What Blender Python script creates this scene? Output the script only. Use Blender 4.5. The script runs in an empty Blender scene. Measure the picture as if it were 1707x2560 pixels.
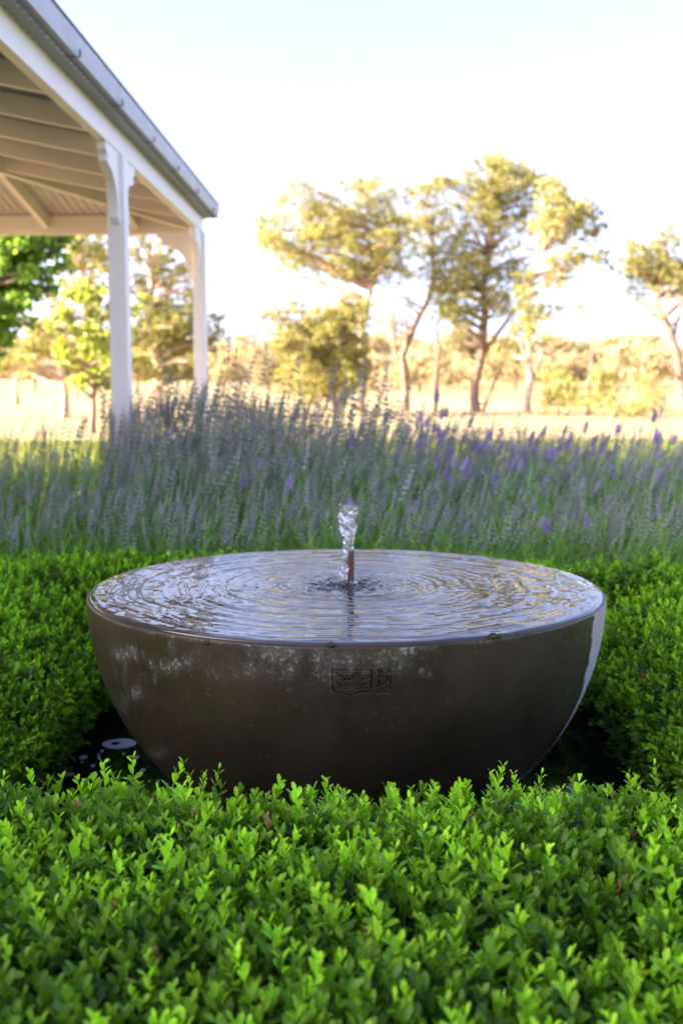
import bpy, bmesh, math, random
import numpy as np
from mathutils import Vector, Matrix, noise as mn

random.seed(7)
RNG = np.random.default_rng(7)
R = math.radians
sc = bpy.context.scene
COL = sc.collection

# ------------------------------------------------------------------ camera, sky, sun, exposure
FPX, PITCH, CAMZ = 2640.0, R(6.376), 1.0
cam_d = bpy.data.cameras.new('camera'); cam = bpy.data.objects.new('camera', cam_d); COL.objects.link(cam)
cam_d.sensor_fit = 'VERTICAL'; cam_d.sensor_height = 36; cam_d.sensor_width = 24
cam_d.lens = FPX / 2560 * 36
cam_d.clip_start = 0.05; cam_d.clip_end = 8000
cam.location = (0, 0, CAMZ); cam.rotation_euler = (R(90) - PITCH, 0, 0)
cam_d.dof.use_dof = True; cam_d.dof.focus_distance = 1.72; cam_d.dof.aperture_fstop = 4.6
sc.camera = cam
SUN_EL, SUN_AZ = R(17), R(255)          # azimuth clockwise from +Y: behind the camera and to the left
w = bpy.data.worlds.new('World'); sc.world = w; w.use_nodes = True
nt = w.node_tree; nt.nodes.clear()
sky = nt.nodes.new('ShaderNodeTexSky'); sky.sky_type = 'NISHITA'; sky.sun_disc = False
sky.sun_elevation = SUN_EL; sky.sun_rotation = SUN_AZ; sky.air_density = .42; sky.dust_density = 3.0; sky.ozone_density = 1.0
bg = nt.nodes.new('ShaderNodeBackground'); bg.inputs[1].default_value = 0.138
wo = nt.nodes.new('ShaderNodeOutputWorld')
hs = nt.nodes.new('ShaderNodeHueSaturation'); hs.inputs['Saturation'].default_value = .86
wb = nt.nodes.new('ShaderNodeMix'); wb.data_type = 'RGBA'; wb.blend_type = 'MULTIPLY'; wb.inputs[0].default_value = 1; wb.inputs[7].default_value = (1.05, .935, .98, 1)
nt.links.new(sky.outputs[0], hs.inputs['Color']); nt.links.new(hs.outputs[0], wb.inputs[6]); nt.links.new(wb.outputs[2], bg.inputs[0]); nt.links.new(bg.outputs[0], wo.inputs[0])
sd = bpy.data.lights.new('sun', 'SUN'); sd.energy = 3.9; sd.angle = R(0.55); sd.color = (1.0, 0.83, 0.60)
sun = bpy.data.objects.new('sun', sd); COL.objects.link(sun)
sdir = Vector((math.sin(SUN_AZ) * math.cos(SUN_EL), math.cos(SUN_AZ) * math.cos(SUN_EL), math.sin(SUN_EL)))
sun.rotation_euler = sdir.to_track_quat('Z', 'Y').to_euler(); sun.location = sdir * 60
vs = sc.view_settings
sc.display_settings.display_device = 'sRGB'
vs.view_transform = 'Standard'; vs.look = 'None'; vs.gamma = 1; vs.use_curve_mapping = False
vs.exposure = 2.76
sc.render.engine = 'CYCLES'
cy = sc.cycles
cy.use_denoising = True
try: cy.denoiser = 'OPENIMAGEDENOISE'
except Exception: pass
cy.max_bounces = 8; cy.diffuse_bounces = 4; cy.glossy_bounces = 4; cy.transmission_bounces = 8; cy.transparent_max_bounces = 8
cy.caustics_reflective = False; cy.caustics_refractive = False
cy.sample_clamp_indirect = 6

# ------------------------------------------------------------------ picture <-> place helpers
CT, ST = math.cos(PITCH), math.sin(PITCH)
def ray(px, py):
    x = (px - 853.5) / FPX; v = -(py - 1280) / FPX
    return Vector((x, CT + v * ST, -ST + v * CT))
def at_y(px, py, Y):
    d = ray(px, py); t = Y / d.y
    return Vector((d.x * t, Y, CAMZ + d.z * t))
def at_z(px, py, z):
    d = ray(px, py); t = (z - CAMZ) / d.z
    return Vector((d.x * t, d.y * t, z))

# ------------------------------------------------------------------ object helpers
def link(o, parent=None):
    COL.objects.link(o)
    if parent is not None: o.parent = parent
    return o
def tag(o, label=None, cat=None, group=None, kind=None):
    if label: o['label'] = label
    if cat: o['category'] = cat
    if group: o['group'] = group
    if kind: o['kind'] = kind
    return o
def empty(name, loc, rz=0):
    o = bpy.data.objects.new(name, None); o.empty_display_size = 0.2
    o.location = loc; o.rotation_euler = (0, 0, rz); return link(o)
def mesh_np(name, verts, faces, smooth=False):
    """verts (N,3), faces (M,k) arrays."""
    verts = np.asarray(verts, dtype=np.float32); faces = np.asarray(faces, dtype=np.int32)
    m = bpy.data.meshes.new(name); k = faces.shape[1]
    m.vertices.add(len(verts)); m.vertices.foreach_set('co', verts.ravel())
    m.loops.add(faces.size); m.loops.foreach_set('vertex_index', faces.ravel())
    m.polygons.add(len(faces))
    m.polygons.foreach_set('loop_start', np.arange(0, faces.size, k, dtype=np.int32))
    m.polygons.foreach_set('loop_total', np.full(len(faces), k, dtype=np.int32))
    if smooth: m.polygons.foreach_set('use_smooth', np.ones(len(faces), dtype=bool))
    m.update(calc_edges=True); m.validate()
    return m
def mobj(name, mesh, mats, parent=None):
    for mm in (mats if isinstance(mats, (list, tuple)) else [mats]):
        mesh.materials.append(mm)
    return link(bpy.data.objects.new(name, mesh), parent)
class MB:
    def __init__(s): s.v = []; s.f = []; s.sm = []
    def add(s, vs_, fs, smooth=False):
        b = len(s.v); s.v += [tuple(v) for v in vs_]
        for f in fs: s.f.append(tuple(i + b for i in f)); s.sm.append(smooth)
    def box(s, lo, hi, M=None):
        x0, y0, z0 = lo; x1, y1, z1 = hi
        v = [Vector(p) for p in ((x0,y0,z0),(x1,y0,z0),(x1,y1,z0),(x0,y1,z0),(x0,y0,z1),(x1,y0,z1),(x1,y1,z1),(x0,y1,z1))]
        if M: v = [M @ p for p in v]
        s.add(v, [(0,3,2,1),(4,5,6,7),(0,1,5,4),(1,2,6,5),(2,3,7,6),(3,0,4,7)])
    def bar(s, a, b, wd, ht, up=Vector((0,0,1))):
        """square-cut bar from a to b: a and b lie on the middle of its top edge"""
        a = Vector(a); b = Vector(b); d = (b - a).normalized(); sd_ = d.cross(up).normalized(); u = sd_.cross(d)
        v = []
        for p in (a, b):
            for (i, j) in ((-.5, -1), (.5, -1), (.5, 0), (-.5, 0)):
                v.append(p + sd_ * (wd * i) + u * (ht * j))
        s.add(v, [(0,1,2,3),(7,6,5,4),(0,4,5,1),(1,5,6,2),(2,6,7,3),(3,7,4,0)])
    def tube(s, pts, rad, seg=6, smooth=True, cap=True):
        pts = [Vector(p) for p in pts]; vv = []; n = len(pts)
        ref = Vector((0.3, 0.9, 0.1)).normalized()
        for i, p in enumerate(pts):
            d = (pts[min(i + 1, n - 1)] - pts[max(i - 1, 0)])
            if d.length < 1e-9: d = Vector((0, 0, 1))
            d.normalize()
            a = d.cross(ref)
            if a.length < 1e-3: a = d.cross(Vector((1, 0, 0)))
            a.normalize(); b = d.cross(a)
            r_ = rad[i] if hasattr(rad, '__len__') else rad
            for k in range(seg):
                t = 2 * math.pi * k / seg
                vv.append(p + a * (r_ * math.cos(t)) + b * (r_ * math.sin(t)))
        ff = []
        for i in range(n - 1):
            for k in range(seg):
                k2 = (k + 1) % seg
                ff.append((i*seg+k, i*seg+k2, (i+1)*seg+k2, (i+1)*seg+k))
        if cap: ff.append(tuple(range(seg))[::-1]); ff.append(tuple((n-1)*seg + k for k in range(seg)))
        s.add(vv, ff, smooth)
    def prism(s, outline, M, th):
        """outline in local xz, thickness th along local y, centred; M places it"""
        n = len(outline)
        v = [M @ Vector((x, -th/2, z)) for x, z in outline] + [M @ Vector((x, th/2, z)) for x, z in outline]
        f = [tuple(range(n)), tuple(range(2*n-1, n-1, -1))]
        for i in range(n):
            j = (i + 1) % n; f.append((i, i+n, j+n, j))
        s.add(v, f)
    def build(s, name, mat, parent=None, bevel=0):
        m = bpy.data.meshes.new(name); m.from_pydata(s.v, [], s.f)
        m.polygons.foreach_set('use_smooth', s.sm)
        bm = bmesh.new(); bm.from_mesh(m)
        bmesh.ops.recalc_face_normals(bm, faces=bm.faces)
        bm.to_mesh(m); bm.free(); m.update()
        o = mobj(name, m, mat, parent)
        if bevel:
            b = o.modifiers.new('bevel', 'BEVEL'); b.width = bevel; b.segments = 2; b.limit_method = 'ANGLE'
        return o

# ------------------------------------------------------------------ materials
def mat(name, col=(.5,.5,.5), rough=.6, var=0.0, scale=8.0, bump=0.0, metal=0.0, spec=.5, col2=None, coat=0, detail=5):
    m = bpy.data.materials.new(name); m.use_nodes = True
    n = m.node_tree.nodes; l = m.node_tree.links; p = n['Principled BSDF']
    p.inputs['Roughness'].default_value = rough; p.inputs['Metallic'].default_value = metal
    p.inputs['Specular IOR Level'].default_value = spec; p.inputs['Coat Weight'].default_value = coat
    p.inputs['Base Color'].default_value = (*col, 1)
    if var or col2 or bump:
        tc = n.new('ShaderNodeTexCoord'); t = n.new('ShaderNodeTexNoise')
        t.inputs['Scale'].default_value = scale; t.inputs['Detail'].default_value = detail; t.inputs['Roughness'].default_value = .6
        l.new(tc.outputs['Object'], t.inputs['Vector'])
        r = n.new('ShaderNodeValToRGB'); r.color_ramp.elements[0].position = .35; r.color_ramp.elements[1].position = .65
        c2 = col2 or tuple(min(1, c * (1 + var)) for c in col); c1 = col if col2 else tuple(c * (1 - var) for c in col)
        r.color_ramp.elements[0].color = (*c1, 1); r.color_ramp.elements[1].color = (*c2, 1)
        l.new(t.outputs['Fac'], r.inputs['Fac']); l.new(r.outputs['Color'], p.inputs['Base Color'])
        if bump:
            b = n.new('ShaderNodeBump'); b.inputs['Strength'].default_value = bump; b.inputs['Distance'].default_value = .01
            l.new(t.outputs['Fac'], b.inputs['Height']); l.new(b.outputs['Normal'], p.inputs['Normal'])
    return m
def leaf_mat(name, dark, light, attr='age', rough=.38, trans=.35, rnd=.25, spec=.4, tint=(1.15,1.25,.5)):
    """leaf colour runs from dark to light by the leaf's own age, each spray a little different; light passes through"""
    m = bpy.data.materials.new(name); m.use_nodes = True
    n = m.node_tree.nodes; l = m.node_tree.links; p = n['Principled BSDF']; out = n['Material Output']
    a = n.new('ShaderNodeAttribute'); a.attribute_name = attr
    oi = n.new('ShaderNodeObjectInfo')
    mx = n.new('ShaderNodeMix'); mx.data_type = 'RGBA'
    mx.inputs[6].default_value = (*dark, 1); mx.inputs[7].default_value = (*light, 1)
    l.new(a.outputs['Fac'], mx.inputs[0])
    mr = n.new('ShaderNodeMapRange'); mr.inputs['To Min'].default_value = 1 - rnd; mr.inputs['To Max'].default_value = 1 + rnd
    l.new(oi.outputs['Random'], mr.inputs['Value'])
    hsv = n.new('ShaderNodeHueSaturation'); l.new(mx.outputs[2], hsv.inputs['Color']); l.new(mr.outputs[0], hsv.inputs['Value'])
    l.new(hsv.outputs[0], p.inputs['Base Color'])
    p.inputs['Roughness'].default_value = rough; p.inputs['Specular IOR Level'].default_value = spec
    tr = n.new('ShaderNodeBsdfTranslucent')
    tm = n.new('ShaderNodeMix'); tm.data_type = 'RGBA'; tm.blend_type = 'MULTIPLY'; tm.inputs[0].default_value = 1
    tm.inputs[7].default_value = (*tint, 1); l.new(hsv.outputs[0], tm.inputs[6]); l.new(tm.outputs[2], tr.inputs['Color'])
    ms = n.new('ShaderNodeMixShader'); ms.inputs[0].default_value = trans
    l.new(p.outputs[0], ms.inputs[1]); l.new(tr.outputs[0], ms.inputs[2]); l.new(ms.outputs[0], out.inputs['Surface'])
    return m

M_WHITE = mat('white_paint', (.86,.84,.83), .45, var=.03, scale=3, bump=.05)
M_CREAM = mat('cream_paint', (.77,.70,.61), .5, var=.05, scale=3, bump=.05)
M_SHEETU = mat('zinc_roofing', (.56,.53,.49), .5, var=.08, scale=2, metal=.1)
M_GUTTER = mat('gutter_metal', (.42,.45,.50), .5, var=.08, scale=6, metal=.2)
M_GUTTERU = mat('gutter_seam', (.20,.20,.22), .5)
M_WALLB = mat('weatherboard_paint', (.74,.72,.68), .55, var=.04, scale=3)
M_PAVER = mat('sandstone', (.72,.54,.38), .8, var=.15, scale=5, bump=.3)
M_GLASS = mat('window_glass', (.03,.035,.04), .05, spec=.8)
M_COPPER = mat('copper_pipe', (.075,.028,.018), .55, var=.25, scale=60, bump=.1, metal=.2)
M_SOIL = mat('soil', (.03,.022,.015), .95, var=.4, scale=15, bump=.5)
M_STONE = mat('dark_stone', (.03,.03,.03), .7, var=.3, scale=12, bump=.3)
M_PATCH = mat('pale_patches', (.26,.28,.35), .5, var=.12, scale=60)
M_BARK = mat('gum_bark', (.26,.18,.12), .9, col2=(.62,.48,.37), scale=3.5, bump=.5)
M_BARKD = mat('dark_bark', (.12,.08,.055), .9, col2=(.27,.19,.14), scale=5, bump=.5)
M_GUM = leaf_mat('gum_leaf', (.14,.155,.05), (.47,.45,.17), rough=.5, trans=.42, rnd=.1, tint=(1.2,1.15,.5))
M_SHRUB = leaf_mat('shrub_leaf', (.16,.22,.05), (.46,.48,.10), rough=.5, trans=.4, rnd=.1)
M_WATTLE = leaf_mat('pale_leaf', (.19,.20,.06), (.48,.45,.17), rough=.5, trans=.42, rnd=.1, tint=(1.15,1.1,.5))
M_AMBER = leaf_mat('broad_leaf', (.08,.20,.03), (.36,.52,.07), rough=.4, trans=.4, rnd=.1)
M_FAR_HAZED = leaf_mat('far_leaf_hazed', (.24,.20,.12), (.46,.38,.23), rough=.7, trans=.2, rnd=.3)  # distance haze is put into this paler leaf colour
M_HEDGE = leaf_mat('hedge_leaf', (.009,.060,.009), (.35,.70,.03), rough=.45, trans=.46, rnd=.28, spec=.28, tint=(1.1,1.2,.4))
M_STALK = leaf_mat('lavender_stalk', (.055,.22,.018), (.36,.60,.13), rough=.6, trans=.2, rnd=.25)
M_SPIKE = leaf_mat('lavender_spike', (.20,.19,.22), (.52,.47,.62), rough=.7, trans=.15, rnd=.3, tint=(1,.9,1.2))
M_FLOWER = leaf_mat('lavender_flower', (.30,.22,.44), (.58,.46,.80), rough=.6, trans=.3, rnd=.25, tint=(1,.8,1.3))
M_GRASS = leaf_mat('grass_blade', (.10,.16,.03), (.34,.34,.10), rough=.6, trans=.4, rnd=.2)

# ------------------------------------------------------------------ scatter (instances of sprays on points)
def scatter(name, P, rot, scl, idx, protos, parent=None):
    m = bpy.data.meshes.new(name); N = len(P)
    m.vertices.add(N); m.vertices.foreach_set('co', np.asarray(P, dtype=np.float32).ravel())
    for an, tp, key, data in (('rot', 'FLOAT_VECTOR', 'vector', rot), ('scl', 'FLOAT', 'value', scl), ('pick', 'INT', 'value', idx)):
        a = m.attributes.new(an, tp, 'POINT')
        a.data.foreach_set(key, np.asarray(data, dtype=np.int32 if tp == 'INT' else np.float32).ravel())
    o = link(bpy.data.objects.new(name, m), parent)
    c = bpy.data.collections.new(name + '_sprays')
    for pr in protos: c.objects.link(pr)
    ng = bpy.data.node_groups.new(name + '_scatter', 'GeometryNodeTree')
    ng.interface.new_socket('Geometry', in_out='INPUT', socket_type='NodeSocketGeometry')
    ng.interface.new_socket('Geometry', in_out='OUTPUT', socket_type='NodeSocketGeometry')
    n = ng.nodes; l = ng.links
    gi = n.new('NodeGroupInput'); go = n.new('NodeGroupOutput')
    ci = n.new('GeometryNodeCollectionInfo'); ci.inputs['Collection'].default_value = c
    ci.inputs['Separate Children'].default_value = True; ci.inputs['Reset Children'].default_value = True
    ip = n.new('GeometryNodeInstanceOnPoints'); ip.inputs['Pick Instance'].default_value = True
    def na(nm, tp):
        a = n.new('GeometryNodeInputNamedAttribute'); a.data_type = tp; a.inputs['Name'].default_value = nm; return a.outputs['Attribute']
    er = n.new('FunctionNodeEulerToRotation'); l.new(na('rot', 'FLOAT_VECTOR'), er.inputs[0])
    l.new(gi.outputs[0], ip.inputs['Points']); l.new(ci.outputs[0], ip.inputs['Instance'])
    l.new(na('pick', 'INT'), ip.inputs['Instance Index']); l.new(er.outputs[0], ip.inputs['Rotation'])
    l.new(na('scl', 'FLOAT'), ip.inputs['Scale']); l.new(ip.outputs[0], go.inputs[0])
    md = o.modifiers.new('scatter', 'NODES'); md.node_group = ng
    return o
def set_attr(mesh, name, vals):
    a = mesh.attributes.new(name, 'FLOAT', 'POINT'); a.data.foreach_set('value', np.asarray(vals, dtype=np.float32))
def dir_euler(d, spin):
    """rotation taking +Z to direction d, spun about itself"""
    q = Vector(d).to_track_quat('Z', 'Y')
    from mathutils import Quaternion
    return (q @ Quaternion((0, 0, 1), spin)).to_euler()

# ------------------------------------------------------------------ terrain
def ground_h(x, y):
    r = math.hypot(x, y)
    def ss(a, b, t): t = min(1, max(0, (t - a) / (b - a))); return t * t * (3 - 2 * t)
    h = 0.0
    if r > 90:
        h += 7.0 * ss(120, 520, r)
        h += (15 + 5 * mn.noise(Vector((x * .004, y * .004, 3)))) * ss(450, 1100, r)
        h += 1.2 * mn.noise(Vector((x * .012, y * .012, 0))) * ss(90, 300, r)
    return h
def build_ground():
    nr, na_ = 70, 144
    rad = [0] + [2.2 * (3200 / 2.2) ** (i / (nr - 1)) for i in range(nr)]
    V = [(0, 0, 0)]; F = []
    for r_ in rad[1:]:
        for k in range(na_):
            t = 2 * math.pi * k / na_; x, y = r_ * math.cos(t), r_ * math.sin(t)
            V.append((x, y, ground_h(x, y)))
    mb = MB(); fs = []
    for k in range(na_): fs.append((0, 1 + k, 1 + (k + 1) % na_))
    for i in range(nr - 1):
        for k in range(na_):
            k2 = (k + 1) % na_; a = 1 + i * na_
            fs.append((a + k, a + na_ + k, a + na_ + k2, a + k2))
    mb.add(V, fs, True)
    m = bpy.data.materials.new('paddock'); m.use_nodes = True
    n = m.node_tree.nodes; l = m.node_tree.links; p = n['Principled BSDF']; p.inputs['Roughness'].default_value = .95
    tc = n.new('ShaderNodeTexCoord'); sp = n.new('ShaderNodeSeparateXYZ'); l.new(tc.outputs['Object'], sp.inputs[0])
    nz = n.new('ShaderNodeTexNoise'); nz.inputs['Scale'].default_value = .25; nz.inputs['Detail'].default_value = 8; l.new(tc.outputs['Object'], nz.inputs['Vector'])
    nf = n.new('ShaderNodeTexNoise'); nf.inputs['Scale'].default_value = .02; nf.inputs['Detail'].default_value = 6; l.new(tc.outputs['Object'], nf.inputs['Vector'])
    ln = n.new('ShaderNodeVectorMath'); ln.operation = 'LENGTH'; l.new(tc.outputs['Object'], ln.inputs[0])
    ad = n.new('ShaderNodeMath'); ad.operation = 'MULTIPLY_ADD'; ad.inputs[1].default_value = 10; l.new(nz.outputs['Fac'], ad.inputs[0]); l.new(ln.outputs['Value'], ad.inputs[2])
    mr = n.new('ShaderNodeMapRange'); mr.inputs['From Min'].default_value = 20; mr.inputs['From Max'].default_value = 27; l.new(ad.outputs[0], mr.inputs['Value'])
    g = n.new('ShaderNodeValToRGB'); g.color_ramp.elements[0].color = (.06,.13,.02,1); g.color_ramp.elements[1].color = (.13,.21,.04,1)
    g.color_ramp.elements[0].position = .35; g.color_ramp.elements[1].position = .7; l.new(nz.outputs['Fac'], g.inputs[0])
    s = n.new('ShaderNodeValToRGB'); s.color_ramp.elements[0].color = (.38,.285,.12,1); s.color_ramp.elements[1].color = (.54,.43,.20,1)
    s.color_ramp.elements[0].position = .35; s.color_ramp.elements[1].position = .65; l.new(nf.outputs['Fac'], s.inputs[0])
    mx = n.new('ShaderNodeMix'); mx.data_type = 'RGBA'; l.new(mr.outputs[0], mx.inputs[0]); l.new(g.outputs[0], mx.inputs[6]); l.new(s.outputs[0], mx.inputs[7])
    l.new(mx.outputs[2], p.inputs['Base Color'])
    nb = n.new('ShaderNodeTexNoise'); nb.inputs['Scale'].default_value = 25; l.new(tc.outputs['Object'], nb.inputs['Vector'])
    b = n.new('ShaderNodeBump'); b.inputs['Distance'].default_value = .05; b.inputs['Strength'].default_value = .6; l.new(nb.outputs['Fac'], b.inputs['Height']); l.new(b.outputs[0], p.inputs['Normal'])
    o = mb.build('ground', m); tag(o, 'green lawn running out into a dry straw coloured paddock', kind='structure')
build_ground()

# ------------------------------------------------------------------ house with veranda (runs away from the camera on the left)
YAW = R(1.67)
corner = at_z(515, 540, 2.60)                      # outer top corner of the eaves beam
house = empty('house', (corner.x, corner.y, 0), -YAW)
tag(house, 'white house with open timber veranda and zinc gutter, left of the lavender', 'house')
# local frame: x outwards (to the right), y away from the camera, origin at the far beam corner on the ground
BT, BB, K = 2.60, 2.45, 0.20                       # beam top, beam bottom, roof slope
W, LEN = 5.80, 7.75                                # veranda depth, length of the side run
HW = 4.5                                           # house body width
PS = .11
def L(x, y, z): return Vector((x, y, z))
def post(x, y, brs):
    mb = MB(); mb.box((x - PS/2, y - PS/2, 0.06), (x + PS/2, y + PS/2, BB))
    mb.box((x - PS/2 - .012, y - PS/2 - .012, 0.06), (x + PS/2 + .012, y + PS/2 + .012, .22))
    p = mb.build('post', M_WHITE, house, bevel=.006)
    # scalloped bracket outline, x along the beam, z down from the beam
    o = [(0, 0), (.32, 0), (.32, -.045), (.285, -.06), (.275, -.085), (.29, -.105)]
    for i in range(9):
        t = i / 8 * math.pi / 2
        o.append((.045 + .225 * (1 - math.sin(t)), -.12 - .24 * (1 - math.cos(t))))
    o += [(.045, -.385), (.02, -.42), (0, -.42)]
    for (dx, dy) in brs:
        a = math.atan2(dy, dx)
        M = Matrix.Translation((x + dx * PS/2, y + dy * PS/2, BB - .001)) @ Matrix.Rotation(a, 4, 'Z')
        b = MB(); b.prism(o, M, .055); b.build('bracket', M_WHITE, p, bevel=.003)
ys = [-PS/2 - 3.09 * i for i in range(3)]
for i, y in enumerate(ys):
    post(-PS/2, y, [(0, -1), (0, 1)] if i else [(0, -1), (-1, 0)])
for xx in (-3.15, -6.3, -9.4):
    post(xx, -PS/2, [(1, 0), (-1, 0)])
mb = MB(); mb.box((-.08, -LEN, BB), (-.022, -.022, BT)); mb.build('side_beam', M_WHITE, house, bevel=.004)
mb = MB(); mb.box((-10.2, -.08, BB - .02), (-.083, -.025, BT)); mb.build('end_beam', M_CREAM, house, bevel=.004)
def roof_z(wd): return BT - .02 + K * wd           # underside of roofing at a distance wd inside the beam line
# rafters: side run, each cut by the hip
RD = .12
i = 0
while True:
    s = .62 + .75 * i; i += 1
    if s > LEN - .3: break
    wmax = min(s, W)
    mb = MB(); mb.bar(L(-.0815, -s, roof_z(.0815)), L(-wmax, -s, roof_z(wmax)), .042, RD)
    mb.build('rafter', M_CREAM, house)
for j in range(12):                                # rafters of the far end slope
    s = .62 + .80 * j
    wmax = min(s, W)
    mb = MB(); mb.bar(L(-s, -.0815, roof_z(.0815)), L(-s, -wmax, roof_z(wmax)), .042, RD)
    mb.build('rafter', M_CREAM, house)
mb = MB(); mb.bar(L(-.1, -.1, roof_z(.1) + .01), L(-W, -W, roof_z(W) + .01), .05, .16); mb.build('hip_rafter', M_CREAM, house)
# corrugated sheets, one per slope
def corrugated(name, p0, run, rise_v, length_fn, pitch=.076, amp=.009):
    V = []; F = []; n = int(run / pitch * 6)
    pass
def corr_slope(axis, length):
    V = []; F = []; n = int(length / .076 * 6)
    for k in range(n + 1):
        t = length * k / n; dz = .009 * math.cos(2 * math.pi * t / .076)
        wm = min(max(t, .001), W)
        for wd in (-.06, wm):
            wd2 = wd
            z = roof_z(wd2) + .012 + dz
            V.append((-wd2, -t, z) if axis == 0 else (-t, -wd2, z))
    for k in range(n): F.append((2*k, 2*k+1, 2*k+3, 2*k+2))
    m = mesh_np('roof_sheet', V, F, smooth=True); o = mobj('roof_sheet', m, M_SHEETU, house)
    sm = o.modifiers.new('thick', 'SOLIDIFY'); sm.thickness = .0015
    return o
corr_slope(0, LEN); corr_slope(1, 10.2)
# gutter: quad profile along side and end
def gutter(a, b, out, nm='gutter'):
    prof = [(0, BT + .0), (.115, BT + .0), (.125, BT + .10), (.118, BT + .112), (.105, BT + .112), (.108, BT + .012), (.008, BT + .012), (.002, BT + .10), (-.004, BT + .10)]
    A = Vector(a); B = Vector(b); O = Vector(out); mb = MB(); n = len(prof)
    V = [A + O * x + Vector((0, 0, z)) for x, z in prof] + [B + O * x + Vector((0, 0, z)) for x, z in prof]
    mb.add(V, [(i_, (i_+1) % n, (i_+1) % n + n, i_ + n) for i_ in range(n)])
    return mb.build(nm, M_GUTTER, house)
g1 = gutter((-.018, -LEN, 0), (-.018, .115, 0), (1, 0, 0))
g2 = gutter((-10.2, -.018, 0), (.09, -.018, 0), (0, 1, 0))
mb = MB(); mb.box((.100, -LEN, BT + .1125), (.112, .115, BT + .119)); mb.build('gutter_bead', M_GUTTERU, g1)
i = 0
for s in [x * .86 for x in range(0, 9)]:
    mb = MB(); y = -.25 - s
    mb.box((-.018, y, BT - .004), (.106, y + .018, BT)); mb.box((.108, y, BT - .004), (.119, y + .010, BT + .03))
    mb.build('gutter_strap', M_GUTTERU, g1)
# fascia between rafter ends
mb = MB(); mb.box((-.021, -LEN, BT + .001), (-.0185, .0, BT + .09)); mb.build('fascia', M_CREAM, house)
# house body
x1, y1 = -W, -4.3
BL = 15.5
mb = MB(); mb.box((x1 - HW, -BL, 0), (x1, y1, 3.85)); body = mb.build('wall', M_WALLB, house)
for k in range(19):
    mb = MB(); z = .18 + k * .19
    for (a, b, c, d) in ((x1, x1 + .02, -BL, y1), ):
        mb.add([(a, c, z), (b, c, z), (a, c, z + .19), (a, d, z), (b, d, z), (a, d, z + .19)], [(0,1,2),(3,5,4),(0,3,4,1),(1,4,5,2),(0,2,5,3)])
    mb.build('weatherboard', M_WALLB, body)
for yy in (-6.2, -9.5, -12.8):
    mb = MB(); mb.box((x1 + .022, yy - .75, .9), (x1 + .05, yy + .75, 2.3)); wn = mb.build('window', M_WHITE, house)
    for sx in (-.36, .36):
        mb = MB(); mb.box((x1 + .051, yy + sx - .31, .97), (x1 + .056, yy + sx + .31, 2.23)); mb.build('pane', M_GLASS, wn)
RH = 5.3
mb = MB()
a, b, c, d = (x1 + .1, y1 + .1, 3.84), (x1 + .1, -BL - .1, 3.84), (x1 - HW - .1, -BL - .1, 3.84), (x1 - HW - .1, y1 + .1, 3.84)
e, f = (x1 - HW/2, y1 - HW/2, RH), (x1 - HW/2, -BL + HW/2, RH)
mb.add([a, b, c, d, e, f], [(0, 1, 5, 4), (1, 2, 5), (2, 3, 4, 5), (3, 0, 4), (0, 3, 2, 1)])
mb.build('roof', M_SHEETU, house)
# veranda floor in pavers
mb = MB(); mb.box((-W, -LEN, .0), (.1, .25, .045)); mb.box((-10.2, -4.3, .0), (-W - .001, .25, .045)); mb.build('floor_bed', M_SOIL, house)
paver_me = None
pv = 0
for ix in range(10):
    for iy in range(12):
        x = -.32 - ix * .62; y = .0 - iy * .62
        if paver_me is None:
            mb = MB(); mb.box((-.302, -.302, 0), (.302, .302, .02)); o = mb.build('paver', M_PAVER, house); paver_me = o.data
        else:
            o = link(bpy.data.objects.new('paver', paver_me), house)
        o.location = (x, y, .046)
mb = MB(); mb.box((-10.2, -4.29, .046), (-W - .52, .25, .064)); mb.build('end_floor', M_PAVER, house)

# ------------------------------------------------------------------ pond under the bowl
BC = Vector((.011, 2.49, .55)); BR = .603              # centre of the bowl's rim, its radius
m = mat('pond_water', (.004,.005,.005), .04, spec=.5)
m.node_tree.nodes['Principled BSDF'].inputs['IOR'].default_value = 1.33
mb = MB(); mb.add([(-.95, 1.45, .03), (.95, 1.45, .03), (.95, 3.5, .03), (-.95, 3.5, .03)], [(0,1,2,3)])
o = mb.build('pond_water', m); tag(o, 'still black pond water below the bowl', kind='structure')
mb = MB()
for lo, hi in (((-1.1,1.3,0),(1.1,1.449,.06)), ((-1.1,3.501,0),(1.1,3.65,.06)), ((-1.1,1.45,0),(-.951,3.5,.06)), ((.951,1.45,0),(1.1,3.5,.06))):
    mb.box(lo, hi)
o = mb.build('pond_edge', M_STONE); tag(o, 'dark stone edge round the pond', kind='structure')
# flat pale bluish patches lying on the pond surface
mb = MB()
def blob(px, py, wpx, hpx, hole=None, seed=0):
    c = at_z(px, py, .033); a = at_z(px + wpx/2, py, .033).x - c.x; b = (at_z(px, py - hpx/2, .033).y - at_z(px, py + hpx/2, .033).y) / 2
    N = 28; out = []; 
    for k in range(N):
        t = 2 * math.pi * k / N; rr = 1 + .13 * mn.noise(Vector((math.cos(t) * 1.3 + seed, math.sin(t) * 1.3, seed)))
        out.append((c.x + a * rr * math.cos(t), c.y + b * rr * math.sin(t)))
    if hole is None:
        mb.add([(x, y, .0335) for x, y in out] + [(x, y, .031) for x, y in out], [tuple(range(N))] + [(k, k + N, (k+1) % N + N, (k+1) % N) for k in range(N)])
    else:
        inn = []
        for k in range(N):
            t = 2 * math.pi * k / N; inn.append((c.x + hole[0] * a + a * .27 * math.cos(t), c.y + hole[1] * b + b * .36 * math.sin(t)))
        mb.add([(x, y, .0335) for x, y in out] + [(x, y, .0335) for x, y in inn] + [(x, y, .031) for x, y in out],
               [(k, (k+1) % N, (k+1) % N + N, k + N) for k in range(N)] + [(k, k + 2*N, (k+1) % N + 2*N, (k+1) % N) for k in range(N)])
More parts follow.
